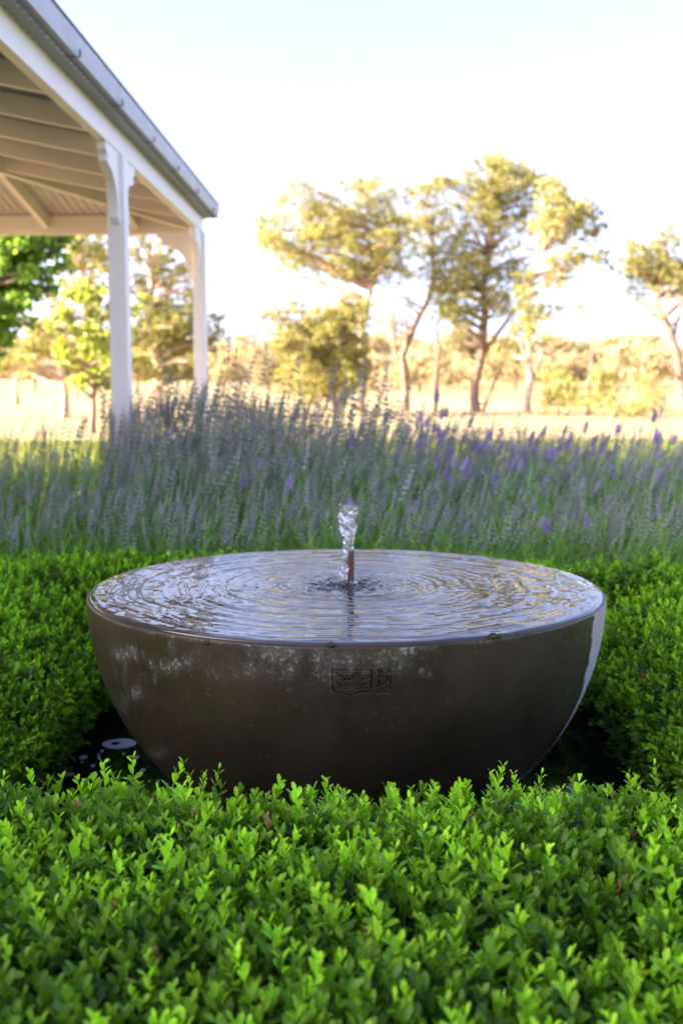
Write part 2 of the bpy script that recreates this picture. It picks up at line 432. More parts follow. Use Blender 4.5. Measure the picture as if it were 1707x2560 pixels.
blob(300, 1859, 84, 24, hole=(-.25, 0), seed=1)
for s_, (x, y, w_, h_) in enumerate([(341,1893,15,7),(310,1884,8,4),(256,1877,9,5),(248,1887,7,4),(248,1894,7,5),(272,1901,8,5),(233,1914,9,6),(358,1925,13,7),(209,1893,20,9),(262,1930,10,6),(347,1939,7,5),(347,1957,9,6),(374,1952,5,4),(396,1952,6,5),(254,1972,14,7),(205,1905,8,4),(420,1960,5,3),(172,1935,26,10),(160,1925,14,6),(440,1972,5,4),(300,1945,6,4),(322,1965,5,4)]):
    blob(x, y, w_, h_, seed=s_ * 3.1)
o = mb.build('pale_patches', M_PATCH); tag(o, 'flat pale patches lying on the black pond', kind='stuff')

# ------------------------------------------------------------------ fountain bowl
def sphere_hit(px, py):
    o_ = Vector((0, 0, CAMZ)); d = ray(px, py).normalized(); oc = o_ - BC
    b = oc.dot(d); disc = b * b - (oc.dot(oc) - BR * BR)
    if disc < 0: return None
    h = o_ + d * (-b - math.sqrt(disc)) - BC
    return math.atan2(h.x, -h.y), -h.z            # angle from the front, depth below the rim
# engraved marks: 0..1 grids in millimetres on the bowl's face
a0, d0 = sphere_hit(830, 1672); a1, d1 = sphere_hit(978, 1740)
def engrave_maps():
    A = lambda x, y: (800 + x / 6.817, 1650 + y / 6.817)
    segs = []
    def line(pts, wd):
        for p, q in zip(pts[:-1], pts[1:]): segs.append((p, q, wd))
    line([(207,168),(540,172),(880,180)], 16)
    line([(207,168),(207,440),(225,505),(285,545),(410,562),(490,588),(540,605),(600,585),(650,562),(760,548),(860,535)], 15)
    line([(880,180),(876,330),(868,490)], 15)
    line([(240,208),(315,215)], 10); line([(285,212),(330,260),(360,285)], 9)
    line([(380,270),(575,268)], 10); line([(395,275),(430,345),(470,280),(510,345),(560,280)], 10); line([(572,240),(572,340),(400,345)], 9)
    line([(610,215),(712,218)], 10); line([(632,218),(632,255)], 9); line([(660,218),(660,290)], 8)
    line([(705,272),(840,270),(835,310),(790,325),(745,330),(705,300)], 9); line([(700,345),(800,348)], 7)
    line([(295,385),(320,405),(800,410)], 12); line([(345,410),(350,475)], 9); line([(300,480),(560,492),(770,478)], 10)
    for k in range(9): line([(375 + k * 46, 420), (372 + k * 46, 465 if k % 2 else 450)], 8)
    line([(340,440),(790,440)], 7)
    # small oblong stamp
    line([(988,168),(1215,172),(1212,580),(962,578)], 7)
    for k in range(9): line([(1000 + k * 25, 180), (1000 + k * 25, 232)], 7)
    line([(960,462),(1210,462)], 11); line([(960,560),(1210,562)], 9); line([(990,530),(1050,490),(1110,530),(1190,520)], 8); line([(1130,480),(1200,500)], 8)
    cx, cy_ = 1072, 352
    ring = [(cx + 82 * math.cos(t * math.pi / 10), cy_ + 72 * math.sin(t * math.pi / 10)) for t in range(21)]; line(ring, 13)
    line([(1185,300),(1195,400)], 9); line([(975,420),(1015,445)], 9)
    return A, segs
_A, SEGS = engrave_maps()
S3 = np.array([[p[0], p[1], q[0], q[1], wd] for p, q, wd in SEGS])
def seg_depth(u, v):
    """u,v arrays in stamp drawing units; 1 in the middle of a groove, 0 away from it"""
    out = np.zeros(u.shape)
    for x0, y0, x1_, y1_, wd in S3:
        dx, dy = x1_ - x0, y1_ - y0; ll = dx * dx + dy * dy + 1e-9
        t = np.clip(((u - x0) * dx + (v - y0) * dy) / ll, 0, 1)
        dist = np.hypot(u - x0 - t * dx, v - y0 - t * dy)
        out = np.maximum(out, np.clip((wd * .75 - dist) / (wd * .35), 0, 1))
    return out
fountain = empty('fountain', (BC.x, BC.y, .03))
tag(fountain, 'wide round dark stone bowl brimming with water, standing in the black pond', 'fountain')
def build_bowl():
    # angles from the front; fine across the stamps
    am, as_ = (a0 + a1) / 2, abs(a1 - a0) / 2 + .004
    ang = list(np.linspace(am + as_, am - as_ + 2 * math.pi, 420)[:-1]) + list(np.linspace(am - as_, am + as_, 190)[:-1])
    ang = np.array(sorted(a if a < math.pi else a - 2 * math.pi for a in ang))
    # depth rows (outer face), fine across the stamps
    dz = list(np.linspace(.012, d0 - .004, 24)) + list(np.linspace(d0 - .003, d1 + .004, 80)) + list(np.linspace(d1 + .010, .51, 46))
    prof = []                                        # (radius, z, outer?)
    for dpt in reversed(dz):
        prof.append((math.sqrt(BR**2 - dpt**2), -dpt, 1))
    LR = .0055
    for k in range(1, 9):                            # rounded lip
        t = k / 8 * math.pi * .75
        prof.append((BR - LR + LR * math.cos(t) - .0003, -.012 + LR + (LR) * math.sin(t) - .0062, 0))
    prof += [(BR - .030, -.0045, 0), (BR - .034, -.012, 0), (BR - .045, -.08, 0), (BR - .07, -.20, 0), (.40, -.36, 0), (.2, -.45, 0), (.0005, -.47, 0)]
    prof = [(.34, -.519, 0)] + prof
    P = np.array(prof); na_ = len(ang); nr = len(prof)
    AA, RI = np.meshgrid(ang, np.arange(nr))
    rr = P[RI, 0]; zz = P[RI, 1]; outer = P[RI, 2]
    # to stamp drawing units through angle and depth (both close to linear over the stamps)
    (ax0, dy0), (ax1, _), (_, dy1) = sphere_hit(830, 1705), sphere_hit(978, 1705), sphere_hit(900, 1738)
    _, dyt = sphere_hit(900, 1672)
    U = (830 - 800) * 6.817 + (AA - ax0) / (ax1 - ax0) * 148 * 6.817
    V_ = (1672 - 1650) * 6.817 + (-zz - dyt) / (dy1 - dyt) * 66 * 6.817
    near = (U > 150) & (U < 1260) & (V_ > 120) & (V_ < 650) & (outer > 0)
    g = np.zeros(U.shape); g[near] = seg_depth(U[near], V_[near])
    ins = near & (U > 215) & (U < 870) & (V_ > 175) & (V_ < 560)
    ins2 = near & (U > 990) & (U < 1210) & (V_ > 172) & (V_ < 578)
    push = g *   .0060 + ins2 * .0012
    wob = np.array([mn.noise(Vector((math.sin(a) * 2.2, math.cos(a) * 2.2, 0))) for a in ang]) * .0018
    rr2 = rr - push + wob[None, :] * (rr / BR)
    X = np.sin(AA) * rr2; Y = -np.cos(AA) * rr2
    verts = np.stack([X, Y, zz], -1).reshape(-1, 3)
    idx = np.arange(nr * na_).reshape(nr, na_)
    q = np.stack([idx[:-1], np.roll(idx, -1, 1)[:-1], np.roll(idx, -1, 1)[1:], idx[1:]], -1).reshape(-1, 4)
    me = mesh_np('bowl', verts, q, smooth=True)
    # wear that belongs to the stone: lichen streaks, moss in the grooves, the dry side
    def px_seg(pts, wd, st):
        r_ = []
        for (x, y) in pts:
            h = sphere_hit(x, y)
            if h: r_.append(h)
        return [(p, q_, wd, st) for p, q_ in zip(r_[:-1], r_[1:])]
    st = []
    st += px_seg([(285,1640),(330,1632),(370,1652),(420,1668),(470,1655),(495,1645)], .013, .95)
    st += px_seg([(330,1628),(345,1635),(368,1645)], .010, 1)
    st += px_seg([(355,1690),(366,1700),(350,1725),(325,1745),(300,1772)], .011, .95)
    st += px_seg([(376,1885),(400,1880),(415,1872)], .011, .9)
    st += px_seg([(400,1925),(415,1940),(430,1962)], .007, .8)
    st += px_seg([(740,1612),(780,1612),(800,1616)], .010, .9)
    st += px_seg([(700,1640),(740,1650),(780,1655),(825,1655)], .034, .95)
    st += px_seg([(640,1630),(690,1635),(740,1640)], .016, .75)
    st += px_seg([(840,1650),(880,1655),(930,1655),(990,1655)], .022, .8)
    st += px_seg([(970,1648),(990,1646)], .014, 1)
    st += px_seg([(990,1620),(1020,1612),(1050,1610),(1080,1608)], .013, .95)
    st += px_seg([(960,1630),(1000,1628),(1030,1625)], .010, .9)
    st += px_seg([(540,1680),(580,1680),(620,1672),(680,1668)], .014, .55)
    st += px_seg([(830,1672),(890,1670),(925,1671)], .006, 1)
    st += px_seg([(1055,1680),(1068,1683)], .008, 1)
    st += px_seg([(290,1625),(292,1700)], .006, .5) + px_seg([(318,1640),(312,1720)], .006, .45)
    st += px_seg([(430,1600),(425,1640),(380,1700)], .010, .45)
    st += px_seg([(232,1525),(300,1560),(420,1590),(560,1606),(700,1618)], .0035, .9)
    st += px_seg([(1160,1610),(1300,1590),(1420,1560),(1480,1525)], .0035, .8)
    stain = np.zeros(AA.shape)
    for (p, q_, wd, s_) in st:
        dx, dy = (q_[0] - p[0]) * BR, q_[1] - p[1]; ll = dx*dx + dy*dy + 1e-9
        u = (AA - p[0]) * BR; v = -zz - p[1]
        t = np.clip((u * dx + v * dy) / ll, 0, 1); dist = np.hypot(u - t*dx, v - t*dy)
        stain = np.maximum(stain, s_ * np.exp(-(dist / wd) ** 2))
    stain *= (outer > 0)
    moss = np.clip(g * .9 + ins * .3 + ins2 * .3, 0, 1)
    for (mx_, my, wd, s_) in ((862,1760,.018,.7),(860,1800,.02,.5),(870,1830,.02,.4),(1140,1840,.08,.45),(1060,1900,.07,.35),(760,1790,.06,.3),(660,1760,.05,.3),(1430,1600,.03,.3),(300,1720,.05,.4)):
        h = sphere_hit(mx_, my)
        if h: moss = np.maximum(moss, s_ * np.exp(-(((AA - h[0]) * BR) ** 2 + (-zz - h[1]) ** 2) / wd ** 2) * (outer > 0))
    # dry strip on the right: its edge follows these points
    edge = [sphere_hit(x, y) for x, y in ((1484,1520),(1482,1570),(1475,1630),(1462,1690),(1451,1738))]
    ed = np.array([(e_[1], e_[0]) for e_ in edge if e_])
    ea = np.interp(-zz, ed[:, 0], ed[:, 1])
    ea = ea + .012 * np.vectorize(lambda z: mn.noise(Vector((z * 30, 5, 1))))(zz) - np.clip(-zz - ed[-1,0], 0, 1) * .12
    dry = ((AA > ea) & (AA < ea + 1.2) & (outer > 0) & (-zz < .42)).astype(float)
    set_attr(me, 'stain', stain.ravel()); set_attr(me, 'moss', moss.ravel()); set_attr(me, 'dry', dry.ravel())
    m = bpy.data.materials.new('bowl_stone'); m.use_nodes = True
    n = m.node_tree.nodes; l = m.node_tree.links; p = n['Principled BSDF']
    tc = n.new('ShaderNodeTexCoord')
    def nzn(scale, det=6, dist=0, mp=None):
        t = n.new('ShaderNodeTexNoise'); t.inputs['Scale'].default_value = scale; t.inputs['Detail'].default_value = det; t.inputs['Distortion'].default_value = dist
        if mp:
            mm = n.new('ShaderNodeMapping'); mm.inputs['Scale'].default_value = mp; l.new(tc.outputs['Object'], mm.inputs[0]); l.new(mm.outputs[0], t.inputs['Vector'])
        else: l.new(tc.outputs['Object'], t.inputs['Vector'])
        return t.outputs['Fac']
    def at(nm): a = n.new('ShaderNodeAttribute'); a.attribute_name = nm; return a.outputs['Fac']
    def mix(f, a, b):
        x = n.new('ShaderNodeMix'); x.data_type = 'RGBA'
        for s_, v in ((0, f), (6, a), (7, b)):
            if isinstance(v, tuple): x.inputs[s_].default_value = (*v, 1)
            elif isinstance(v, (int, float)): x.inputs[s_].default_value = v
            else: l.new(v, x.inputs[s_])
        return x.outputs[2]
    def mrange(v, a, b, c=0, d=1):
        x = n.new('ShaderNodeMapRange'); x.inputs['From Min'].default_value = a; x.inputs['From Max'].default_value = b
        x.inputs['To Min'].default_value = c; x.inputs['To Max'].default_value = d; l.new(v, x.inputs['Value']); return x.outputs[0]
    def mth(op, a, b):
        x = n.new('ShaderNodeMath'); x.operation = op
        for s_, v in ((0, a), (1, b)):
            if isinstance(v, (int, float)): x.inputs[s_].default_value = v
            else: l.new(v, x.inputs[s_])
        return x.outputs[0]
    base = mix(mrange(nzn(5), .35, .65), (.026,.019,.011), (.050,.039,.024))
    base = mix(mrange(nzn(9, mp=(1, 1, .18)), .45, .75, 0, .5), base, (.025,.020,.017))
    base = mix(mrange(nzn(3.3), .50, .62, 0, .75), base, (.036,.034,.010))
    base = mix(mrange(nzn(90, 3), .62, .75, 0, .5), base, (.09,.08,.07))
    base = mix(mrange(nzn(14, 4), .66, .74, 0, .35), base, (.07,.034,.018))
    mossf = mth('MULTIPLY', at('moss'), mrange(nzn(60), .25, .6, .5, 1))
    base = mix(mossf, base, (.014,.015,.004))
    sn = mth('MULTIPLY', at('stain'), mrange(nzn(120, 9, .4), .47, .68)); sn2 = mth('MULTIPLY', at('stain'), .20)
    sn = mth('MULTIPLY', mth('MAXIMUM', sn, sn2), mrange(nzn(34, 6), .36, .56, .15, 1))
    sn = mth('MULTIPLY', sn, mrange(nzn(45, 4, mp=(1, 1, .10)), .38, .60, .25, 1.15))
    base = mix(sn, base, (.27,.30,.27))
    drc = mix(mrange(nzn(12), .35, .7), (.36,.33,.34), (.47,.43,.44))
    base = mix(at('dry'), base, drc)
    l.new(base, p.inputs['Base Color'])
    rg = mth('ADD', mrange(nzn(22), .3, .7, .34, .50), mth('MULTIPLY', sn, .4)); rg = mth('ADD', rg, mth('MULTIPLY', at('dry'), .3))
    l.new(rg, p.inputs['Roughness']); p.inputs['Specular IOR Level'].default_value = .27
    b = n.new('ShaderNodeBump'); b.inputs['Distance'].default_value = .002; b.inputs['Strength'].default_value = .7
    hs = mth('ADD', mth('MULTIPLY', nzn(170, 6), .5), nzn(40, 6)); l.new(hs, b.inputs['Height']); l.new(b.outputs[0], p.inputs['Normal'])
    o = mobj('bowl', me, m, fountain); o.location = (0, 0, BC.z - .03)
build_bowl()
# moss tufts hanging at the lip
M_MOSS = mat('moss', (.03,.04,.012), .95, var=.5, scale=200, bump=.6)
for px, py, s_ in ((828,1612,.006),(1232,1591,.007),(1246,1590,.005),(1320,1590,.004),(520,1606,.005),(1292,1586,.003)):
    h = sphere_hit(px, py)
    if not h: continue
    bm = bmesh.new(); bmesh.ops.create_icosphere(bm, subdivisions=2, radius=s_)
    for v in bm.verts: v.co *= 1 + .5 * mn.noise(v.co * 400); v.co.x *= 1.4; v.co.y *= .6
    me = bpy.data.meshes.new('moss_tuft'); bm.to_mesh(me); bm.free()
    o = mobj('moss_tuft', me, M_MOSS, fountain)
    rr = math.sqrt(BR**2 - h[1]**2); o.location = (math.sin(h[0]) * rr, -math.cos(h[0]) * rr, BC.z - .03 - h[1])
# nozzle pipe
pz0 = at_y(877, 1462, BC.y)
mb = MB(); N = 24
V = []; PR = .0078; H = .077
for (r_, z) in ((PR, -.12), (PR, H), (PR - .002, H), (PR - .002, H - .04)):
    for k in range(N): t = 2*math.pi*k/N; V.append((r_*math.cos(t), r_*math.sin(t), z))
mb.add(V, [(i*N+k, i*N+(k+1)%N, (i+1)*N+(k+1)%N, (i+1)*N+k) for i in range(3) for k in range(N)], True)
noz = mb.build('nozzle', M_COPPER, fountain); noz.location = (pz0.x - BC.x, 0, BC.z - .03)
NX = pz0.x
# brimming water with rings spreading from the jet
def build_water():
    nr, na_ = 330, 560
    Rw = BR - .0068
    r = Rw * (np.linspace(0.003, 1, nr)) ** .9
    t = np.linspace(0, 2*math.pi, na_, endpoint=False)
    RR, TT = np.meshgrid(r, t, indexing='ij')
    X = RR * np.cos(TT); Y = RR * np.sin(TT)
    def vn(x, y, seed, s):
        """smooth value noise, vectorised"""
        g = np.random.default_rng(seed).standard_normal((256, 256)); x = x * s + 100; y = y * s + 100
        xi = np.floor(x).astype(int); yi = np.floor(y).astype(int); fx = x - xi; fy = y - yi
        fx = fx*fx*(3-2*fx); fy = fy*fy*(3-2*fy); G = lambda a, b: g[a % 256, b % 256]
        return (G(xi,yi)*(1-fx)+G(xi+1,yi)*fx)*(1-fy)+(G(xi,yi+1)*(1-fx)+G(xi+1,yi+1)*fx)*fy
    dx = X - (NX - BC.x) + .01; dyy = Y; D = np.hypot(dx, dyy)
    ph = vn(X, Y, 1, 7) * .006 + vn(X, Y, 2, 16) * .0028
    Dd = D + ph
    Z = np.zeros_like(D)
    amp = .00032 * (1 / (1 + (D / .16) ** 2)) + .00011
    for lam, a, sd_ in ((.025, 1.0, 0), (.016, .30, 1.3), (.040, 1.3, 2.1), (.068, 1.6, .7)):
        mod = .35 + .65 * np.clip(vn(np.arctan2(dyy, dx) * .35, D, 10 + int(lam*1e3), 9) * .5 + .6, 0, 1.3)
        Z += a * amp * mod * np.sin(2*math.pi*Dd/lam + sd_)
    Z += .00034 * vn(X, Y, 4, 20) + .00013 * vn(X, Y, 5, 70)
    Z += np.exp(-(D/.07)**2) * (.0022 * vn(X, Y, 6, 55) + .0018 * vn(X, Y, 7, 110))
    Z += np.exp(-(D/.15)**2) * (.0007 * vn(X, Y, 8, 60))
    edge = np.clip((Rw - RR) / .02, 0, 1); Z *= 1.8; Z = Z * (.25 + .75 * edge) - .0024 - .0016 * (1 - edge) ** 2
    Z[-1] -= .004
    V = np.stack([X, Y, Z], -1).reshape(-1, 3); idx = np.arange(nr*na_).reshape(nr, na_)
    q = np.stack([idx[:-1], idx[1:], np.roll(idx, -1, 1)[1:], np.roll(idx, -1, 1)[:-1]], -1).reshape(-1, 4)
    c = np.array([[0, 0, .003]]); V = np.vstack([V, c])
    me = mesh_np('water', V, q, smooth=True)
    m = mat('bowl_water', (.035,.035,.042), .02, spec=.5)
    m.node_tree.nodes['Principled BSDF'].inputs['IOR'].default_value = 1.55
    o = mobj('water', me, m); o.location = BC
    tag(o, 'rippled water brimming in the dark stone bowl', kind='structure')
build_water()
# the jet: water rising from the nozzle and falling back on its left
def build_jet():
    bm = bmesh.new(); zr = BC.z
    rs = random.Random(5)
    def ball(x, y, z, r_):
        r_ *= 1.12
        mtx = Matrix.Translation((x, y, z)) @ Matrix.Diagonal((1, 1, rs.uniform(.9, 1.2), 1))
        bmesh.ops.create_icosphere(bm, subdivisions=2, radius=r_, matrix=mtx)
    P1 = lambda px, py: at_y(px, py, BC.y)
    def pxr(r_): return r_ / 1035
    for i in range(34):                                   # rising column
        t = i / 33; p = P1(877 - 3 * t - 3 * math.sin(t * 5), 1384 - 62 * t)
        ball(p.x + rs.gauss(0, .0008), BC.y + rs.gauss(0, .001), p.z, pxr(7 + 1.5 * t + rs.uniform(-1, 1.4)))
    for i in range(80):                                   # tumbling head
        t = rs.random(); py = 1336 - 68 * t; hw = 17 + 10 * math.sin(min(1, t * 1.25) * math.pi * .62) * (1 if t < .8 else .75)
        px = 871 + rs.uniform(-1, 1) * hw * .72
        p = P1(px, py); ball(p.x, BC.y + rs.uniform(-.012, .012), p.z, pxr(rs.uniform(4.5, 7.5)))
    for i in range(9):
        p = P1(856 + rs.uniform(-3, 3), 1300 + i * 2.5); ball(p.x, BC.y - .004, p.z, pxr(rs.uniform(3.5, 6)))
    for i in range(34):                                   # falling sheet on the left of the pipe
        t = i / 33; p = P1(868 - 10 * t + 2.5 * math.sin(i * 1.1), 1335 + 116 * t)
        ball(p.x + rs.gauss(0, .0012), BC.y - .004 + rs.gauss(0, .003), p.z, pxr(3.6 + 3.6 * abs(math.sin(t * 5 + .6)) + rs.uniform(-1, 1)))
    for i in range(26):                                   # splash crown at the foot
        a = rs.uniform(0, 2*math.pi); rr = rs.uniform(.006, .024)
        p = P1(861, 1452); ball(p.x + rr * math.cos(a) * 1.3, BC.y + rr * math.sin(a), zr + rs.uniform(.001, .010), rs.uniform(.003, .0052))
    for i in range(46):                                   # beads thrown off the head and round the foot
        if i < 24: p = P1(868 + rs.gauss(0, 15), 1262 + 80*rs.random()); r0 = rs.uniform(.0011, .0022)
        else: p = P1(862 + rs.gauss(0, 17), 1400 + 55*rs.random()); r0 = rs.uniform(.0010, .0020)
        ball(p.x, BC.y + rs.gauss(0, .012), p.z, r0*1.3)
    me = bpy.data.meshes.new('water_jet'); bm.to_mesh(me); bm.free()
    tmp = bpy.data.objects.new('water_jet', me); COL.objects.link(tmp)
    rm = tmp.modifiers.new('r', 'REMESH'); rm.mode = 'VOXEL'; rm.voxel_size = .0013
    dg = bpy.context.evaluated_depsgraph_get(); dg.update()
    ev = tmp.evaluated_get(dg); m2 = bpy.data.meshes.new_from_object(ev)
    tmp.modifiers.clear()
    n = len(m2.vertices); co = np.empty(n*3, dtype=np.float32); m2.vertices.foreach_get('co', co); co = co.reshape(-1, 3)
    no = np.empty(n*3, dtype=np.float32); m2.vertices.foreach_get('normal', no); no = no.reshape(-1, 3)
    d = np.array([mn.noise(Vector(c) * 230) * .0013 + mn.noise(Vector(c) * 520) * .0007 for c in co.tolist()])
    co = co + no * d[:, None]; m2.vertices.foreach_set('co', co.astype(np.float32).ravel())
    m2.polygons.foreach_set('use_smooth', np.ones(len(m2.polygons), dtype=bool)); m2.update()
    m = bpy.data.materials.new('jet_water'); m.use_nodes = True; p = m.node_tree.nodes['Principled BSDF']
    p.inputs['Base Color'].default_value = (.93,.97,1,1); p.inputs['Roughness'].default_value = .03; p.inputs['IOR'].default_value = 1.33
    p.inputs['Transmission Weight'].default_value = .93
    tmp.data = m2; m2.materials.append(m)
    tag(tmp, 'small clear water jet bubbling up from the copper nozzle and falling back', 'water jet')
build_jet()

# ------------------------------------------------------------------ hedge sprays
def leaf_geo(Lg, Wd, fold=.25, curl=.15):
    """obovate leaf along +x, face up +z"""
    xs = (0, .30, .62, .88, 1.0); ws = (.06, .62, 1.0, .72, .10)
    V = []
    for x, w_ in zip(xs, ws):
        zc = -curl * Lg * x * x
        V += [(x*Lg, -w_*Wd/2, zc + fold*w_*Wd/2), (x*Lg, 0, zc), (x*Lg, w_*Wd/2, zc + fold*w_*Wd/2)]
    F = []
    for i_ in range(4):
        a = i_*3; F += [(a, a+3, a+4, a+1), (a+1, a+4, a+5, a+2)]
    return V, F
def make_sprig(name, H, fresh, seed, npairs=7, LL=.019):
    LL *= 1.05; H *= 1.12
    rs = random.Random(seed); V = []; F = []; A = []
    def add(vv, ff, age):
        b = len(V); V.extend(vv); F.extend([tuple(i_+b for i_ in f) for f in ff]); A.extend([age]*len(vv))
    bend = Vector((rs.uniform(-.25, .25), rs.uniform(-.25, .25), 0))
    def stem(t): return Vector((0, 0, H*t)) + bend * (H * t * t)
    # stem: three-sided
    sv = []
    for i_ in range(5):
        c = stem(i_/4); r_ = .0011*(1-.5*i_/4)
        for k in range(3): sv.append(tuple(c + Vector((r_*math.cos(k*2.09), r_*math.sin(k*2.09), 0))))
    add(sv, [(i_*3+k, i_*3+(k+1)%3, (i_+1)*3+(k+1)%3, (i_+1)*3+k) for i_ in range(4) for k in range(3)], .35 + .3*fresh)
    for i_ in range(npairs):
        t = .12 + .88*(i_/(npairs-1))**.9; c = stem(min(1, t)); az = rs.uniform(0, .8) + (i_ % 2) * math.pi/2
        top = t > .72
        elev = R(rs.uniform(22, 45)) if not top else R(rs.uniform(50, 72))
        ln = LL * rs.uniform(.8, 1.15) * (1 if not top else .85 if t < .95 else .62)
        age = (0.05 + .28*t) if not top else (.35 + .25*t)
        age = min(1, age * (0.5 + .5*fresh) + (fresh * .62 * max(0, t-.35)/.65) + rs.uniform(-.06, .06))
        for s_ in (0, 1):
            lv, lf = leaf_geo(ln, ln*rs.uniform(.38, .50), rs.uniform(.15, .4), rs.uniform(.0, .25))
            M = Matrix.Translation(c) @ Matrix.Rotation(az + s_*math.pi + rs.uniform(-.25, .25), 4, 'Z') @ Matrix.Rotation(-elev + rs.uniform(-.15, .15), 4, 'Y') @ Matrix.Rotation(rs.uniform(-.4, .4), 4, 'X')
            add([tuple(M @ Vector(v)) for v in lv], lf, max(0, age + rs.uniform(-.04, .04)))
    me = bpy.data.meshes.new(name); me.from_pydata(V, [], F); me.update()
    me.polygons.foreach_set('use_smooth', np.ones(len(me.polygons), dtype=bool))
    set_attr(me, 'age', A); me.materials.append(M_HEDGE)
    return bpy.data.objects.new(name, me)
sprigs = []
for k in range(12):
    fresh = (0, 0, .1, .2, .35, .5, .65, .8, .95, 1.0, .9, 1.0)[k]
    sprigs.append(make_sprig('hedge_sprig_%02d' % k, (.055, .06, .055, .06, .06, .055, .06, .055, .06, .05, .085, .075)[k], fresh, 40+k, npairs=(6,7,6,7,6,6,7,6,6,6,10,9)[k], LL=(.021,.019,.02,.019,.02,.019,.019,.018,.018,.017,.018,.018)[k]))
sprigs.append(make_sprig('hedge_sprig_12', .05, .3, 77, npairs=5, LL=.015)); sprigs[-1].data.materials.clear(); sprigs[-1].data.materials.append(mat('dry_leaf', (.22,.13,.05), .8))
HT = .405
OX, OY0, OY1 = .75, 1.45, 3.34                        # opening of the hedge round the pond
def edge_dist(x, y):
    """distance from the opening's edge into the hedge (negative over the pond)"""
    dx = abs(x - .01) - OX; cy_ = (OY0 + OY1) / 2; dy = abs(y - cy_) - (OY1 - OY0) / 2
    if dx > 0 and dy > 0: return math.hypot(dx, dy)
    q = .12
    return max(dx, dy) if min(dx, dy) < -q else max(dx, dy)
def hedge_back(x): return 3.86 - .10 * (x + 1.0)
def build_hedge():
    pts = []; rot = []; scl = []; idx = []
    rs = random.Random(11)
    def put(p, nrm, layer, fresh_n, big=1.0):
        d = (Vector(nrm) * .55 + Vector((rs.gauss(0, .30), rs.gauss(0, .30), .85 + rs.uniform(-.2, .2)))).normalized()
        e = dir_euler(d, rs.uniform(0, 6.28))
        f = fresh_n + rs.gauss(0, .28) - layer * .6  # inner layers: older leaves, and gap shade put into their darker colour
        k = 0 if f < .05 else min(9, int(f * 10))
        if layer == 0 and rs.random() < .045: k = rs.choice((10, 11))
        if rs.random() < .012: k = 12
        pts.append(tuple(p)); rot.append(tuple(e)); scl.append(big * rs.uniform(.8, 1.2)); idx.append(k)
    def freshness(x, y):
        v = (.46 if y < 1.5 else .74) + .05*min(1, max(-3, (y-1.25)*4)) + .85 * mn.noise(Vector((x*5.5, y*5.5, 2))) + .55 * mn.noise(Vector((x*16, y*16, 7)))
        return v
    def zone(x0, x1_, y0, y1_, sp):
        nx = int((x1_-x0)/sp); ny = int((y1_-y0)/sp)
        for i_ in range(nx):
            for j in range(ny):
                x = x0 + (i_+rs.random())*sp; y = y0 + (j+rs.random())*sp
                ed = edge_dist(x, y)
                if ed < -.02 or y > hedge_back(x): continue
                if abs(x) > .45 * y + .6: continue      # beyond what a step aside could see
                side = abs(x - .01) > OX - .03 and y > OY0
                rnd = .36 if side else (.24 if y > OY1 - .03 else .11)
                e2 = min(1, max(0, (ed + .02)/rnd)); z = HT - (.22 if side else .13 if y > OY1 - .03 else .09)*((1-e2)**1.6 if side else (1 - math.sqrt(1 - (1-e2)**2)))
                yb = hedge_back(x) - y
                if yb < .1: z -= .05 * (1 - yb/.1)**2
                und = .022*mn.noise(Vector((x*3.2, y*3.2, 0))) + .020*mn.noise(Vector((x*11, y*11, 4)))
                z += und + (.040 if y < 1.50 else 0)
                n_ = (0, 0, 1)
                fr = freshness(x, y)
                # facing the pond: older leaves
                gx = 0; gy = 0
                if e2 < 1:
                    if abs(x-.01) > OX - .03: gx = -math.copysign(.8*(1 - e2), x)
                    if y < OY0 + .03: gy = (1 - e2)
                    elif y > OY1 - .03: gy = -(1 - e2)
                sc_ = 1.0 if y < 2.0 else 1.06
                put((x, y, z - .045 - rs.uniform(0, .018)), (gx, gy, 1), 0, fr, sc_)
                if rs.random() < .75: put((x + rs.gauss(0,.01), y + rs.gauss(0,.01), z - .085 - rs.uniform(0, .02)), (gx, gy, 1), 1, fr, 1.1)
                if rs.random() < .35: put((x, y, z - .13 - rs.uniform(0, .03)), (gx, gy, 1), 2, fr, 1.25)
    zone(-1.3, 1.3, .42, 1.50, .0178)
    zone(-2.45, 2.45, 1.50, 4.1, .023)
    # faces towards the pond
    def face(p0, p1, nrm, sp=.02):
        p0 = Vector(p0); p1 = Vector(p1); ln = (p1-p0).length
        for i_ in range(int(ln/sp)):
            for j in range(int((.18 if abs(nrm[0]) else .30)/sp)):
                t = (i_ + rs.random())*sp/ln; z = .05 + (j+rs.random())*sp
                p = p0.lerp(p1, t); bulge = .035*math.sin(min(1, z/.38)*math.pi) + .03*mn.noise(Vector((p.x*6, p.y*6, z*7))) - .02
                q = p + Vector(nrm)*bulge; q.z = z - .03
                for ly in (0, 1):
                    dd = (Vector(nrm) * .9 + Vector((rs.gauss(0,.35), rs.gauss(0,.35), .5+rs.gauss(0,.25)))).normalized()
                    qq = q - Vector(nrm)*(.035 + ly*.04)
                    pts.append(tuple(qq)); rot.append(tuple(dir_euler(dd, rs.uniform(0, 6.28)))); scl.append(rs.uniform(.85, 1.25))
                    f = .34 + .5*mn.noise(Vector((p.x*7, p.y*7, z*7))) + rs.gauss(0, .15) + (z-.3)*.8 - ly*.3  # inner layer picks darker sprigs too, adding gap shade by colour
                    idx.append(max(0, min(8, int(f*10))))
    face((-OX+.01, OY0, 0), (-OX+.01, OY1, 0), (1, 0, 0)); face((OX+.01, OY0, 0), (OX+.01, OY1, 0), (-1, 0, 0))
    face((-OX, OY1, 0), (OX, OY1, 0), (0, -1, 0)); face((-OX, OY0, 0), (OX, OY0, 0), (0, 1, 0))
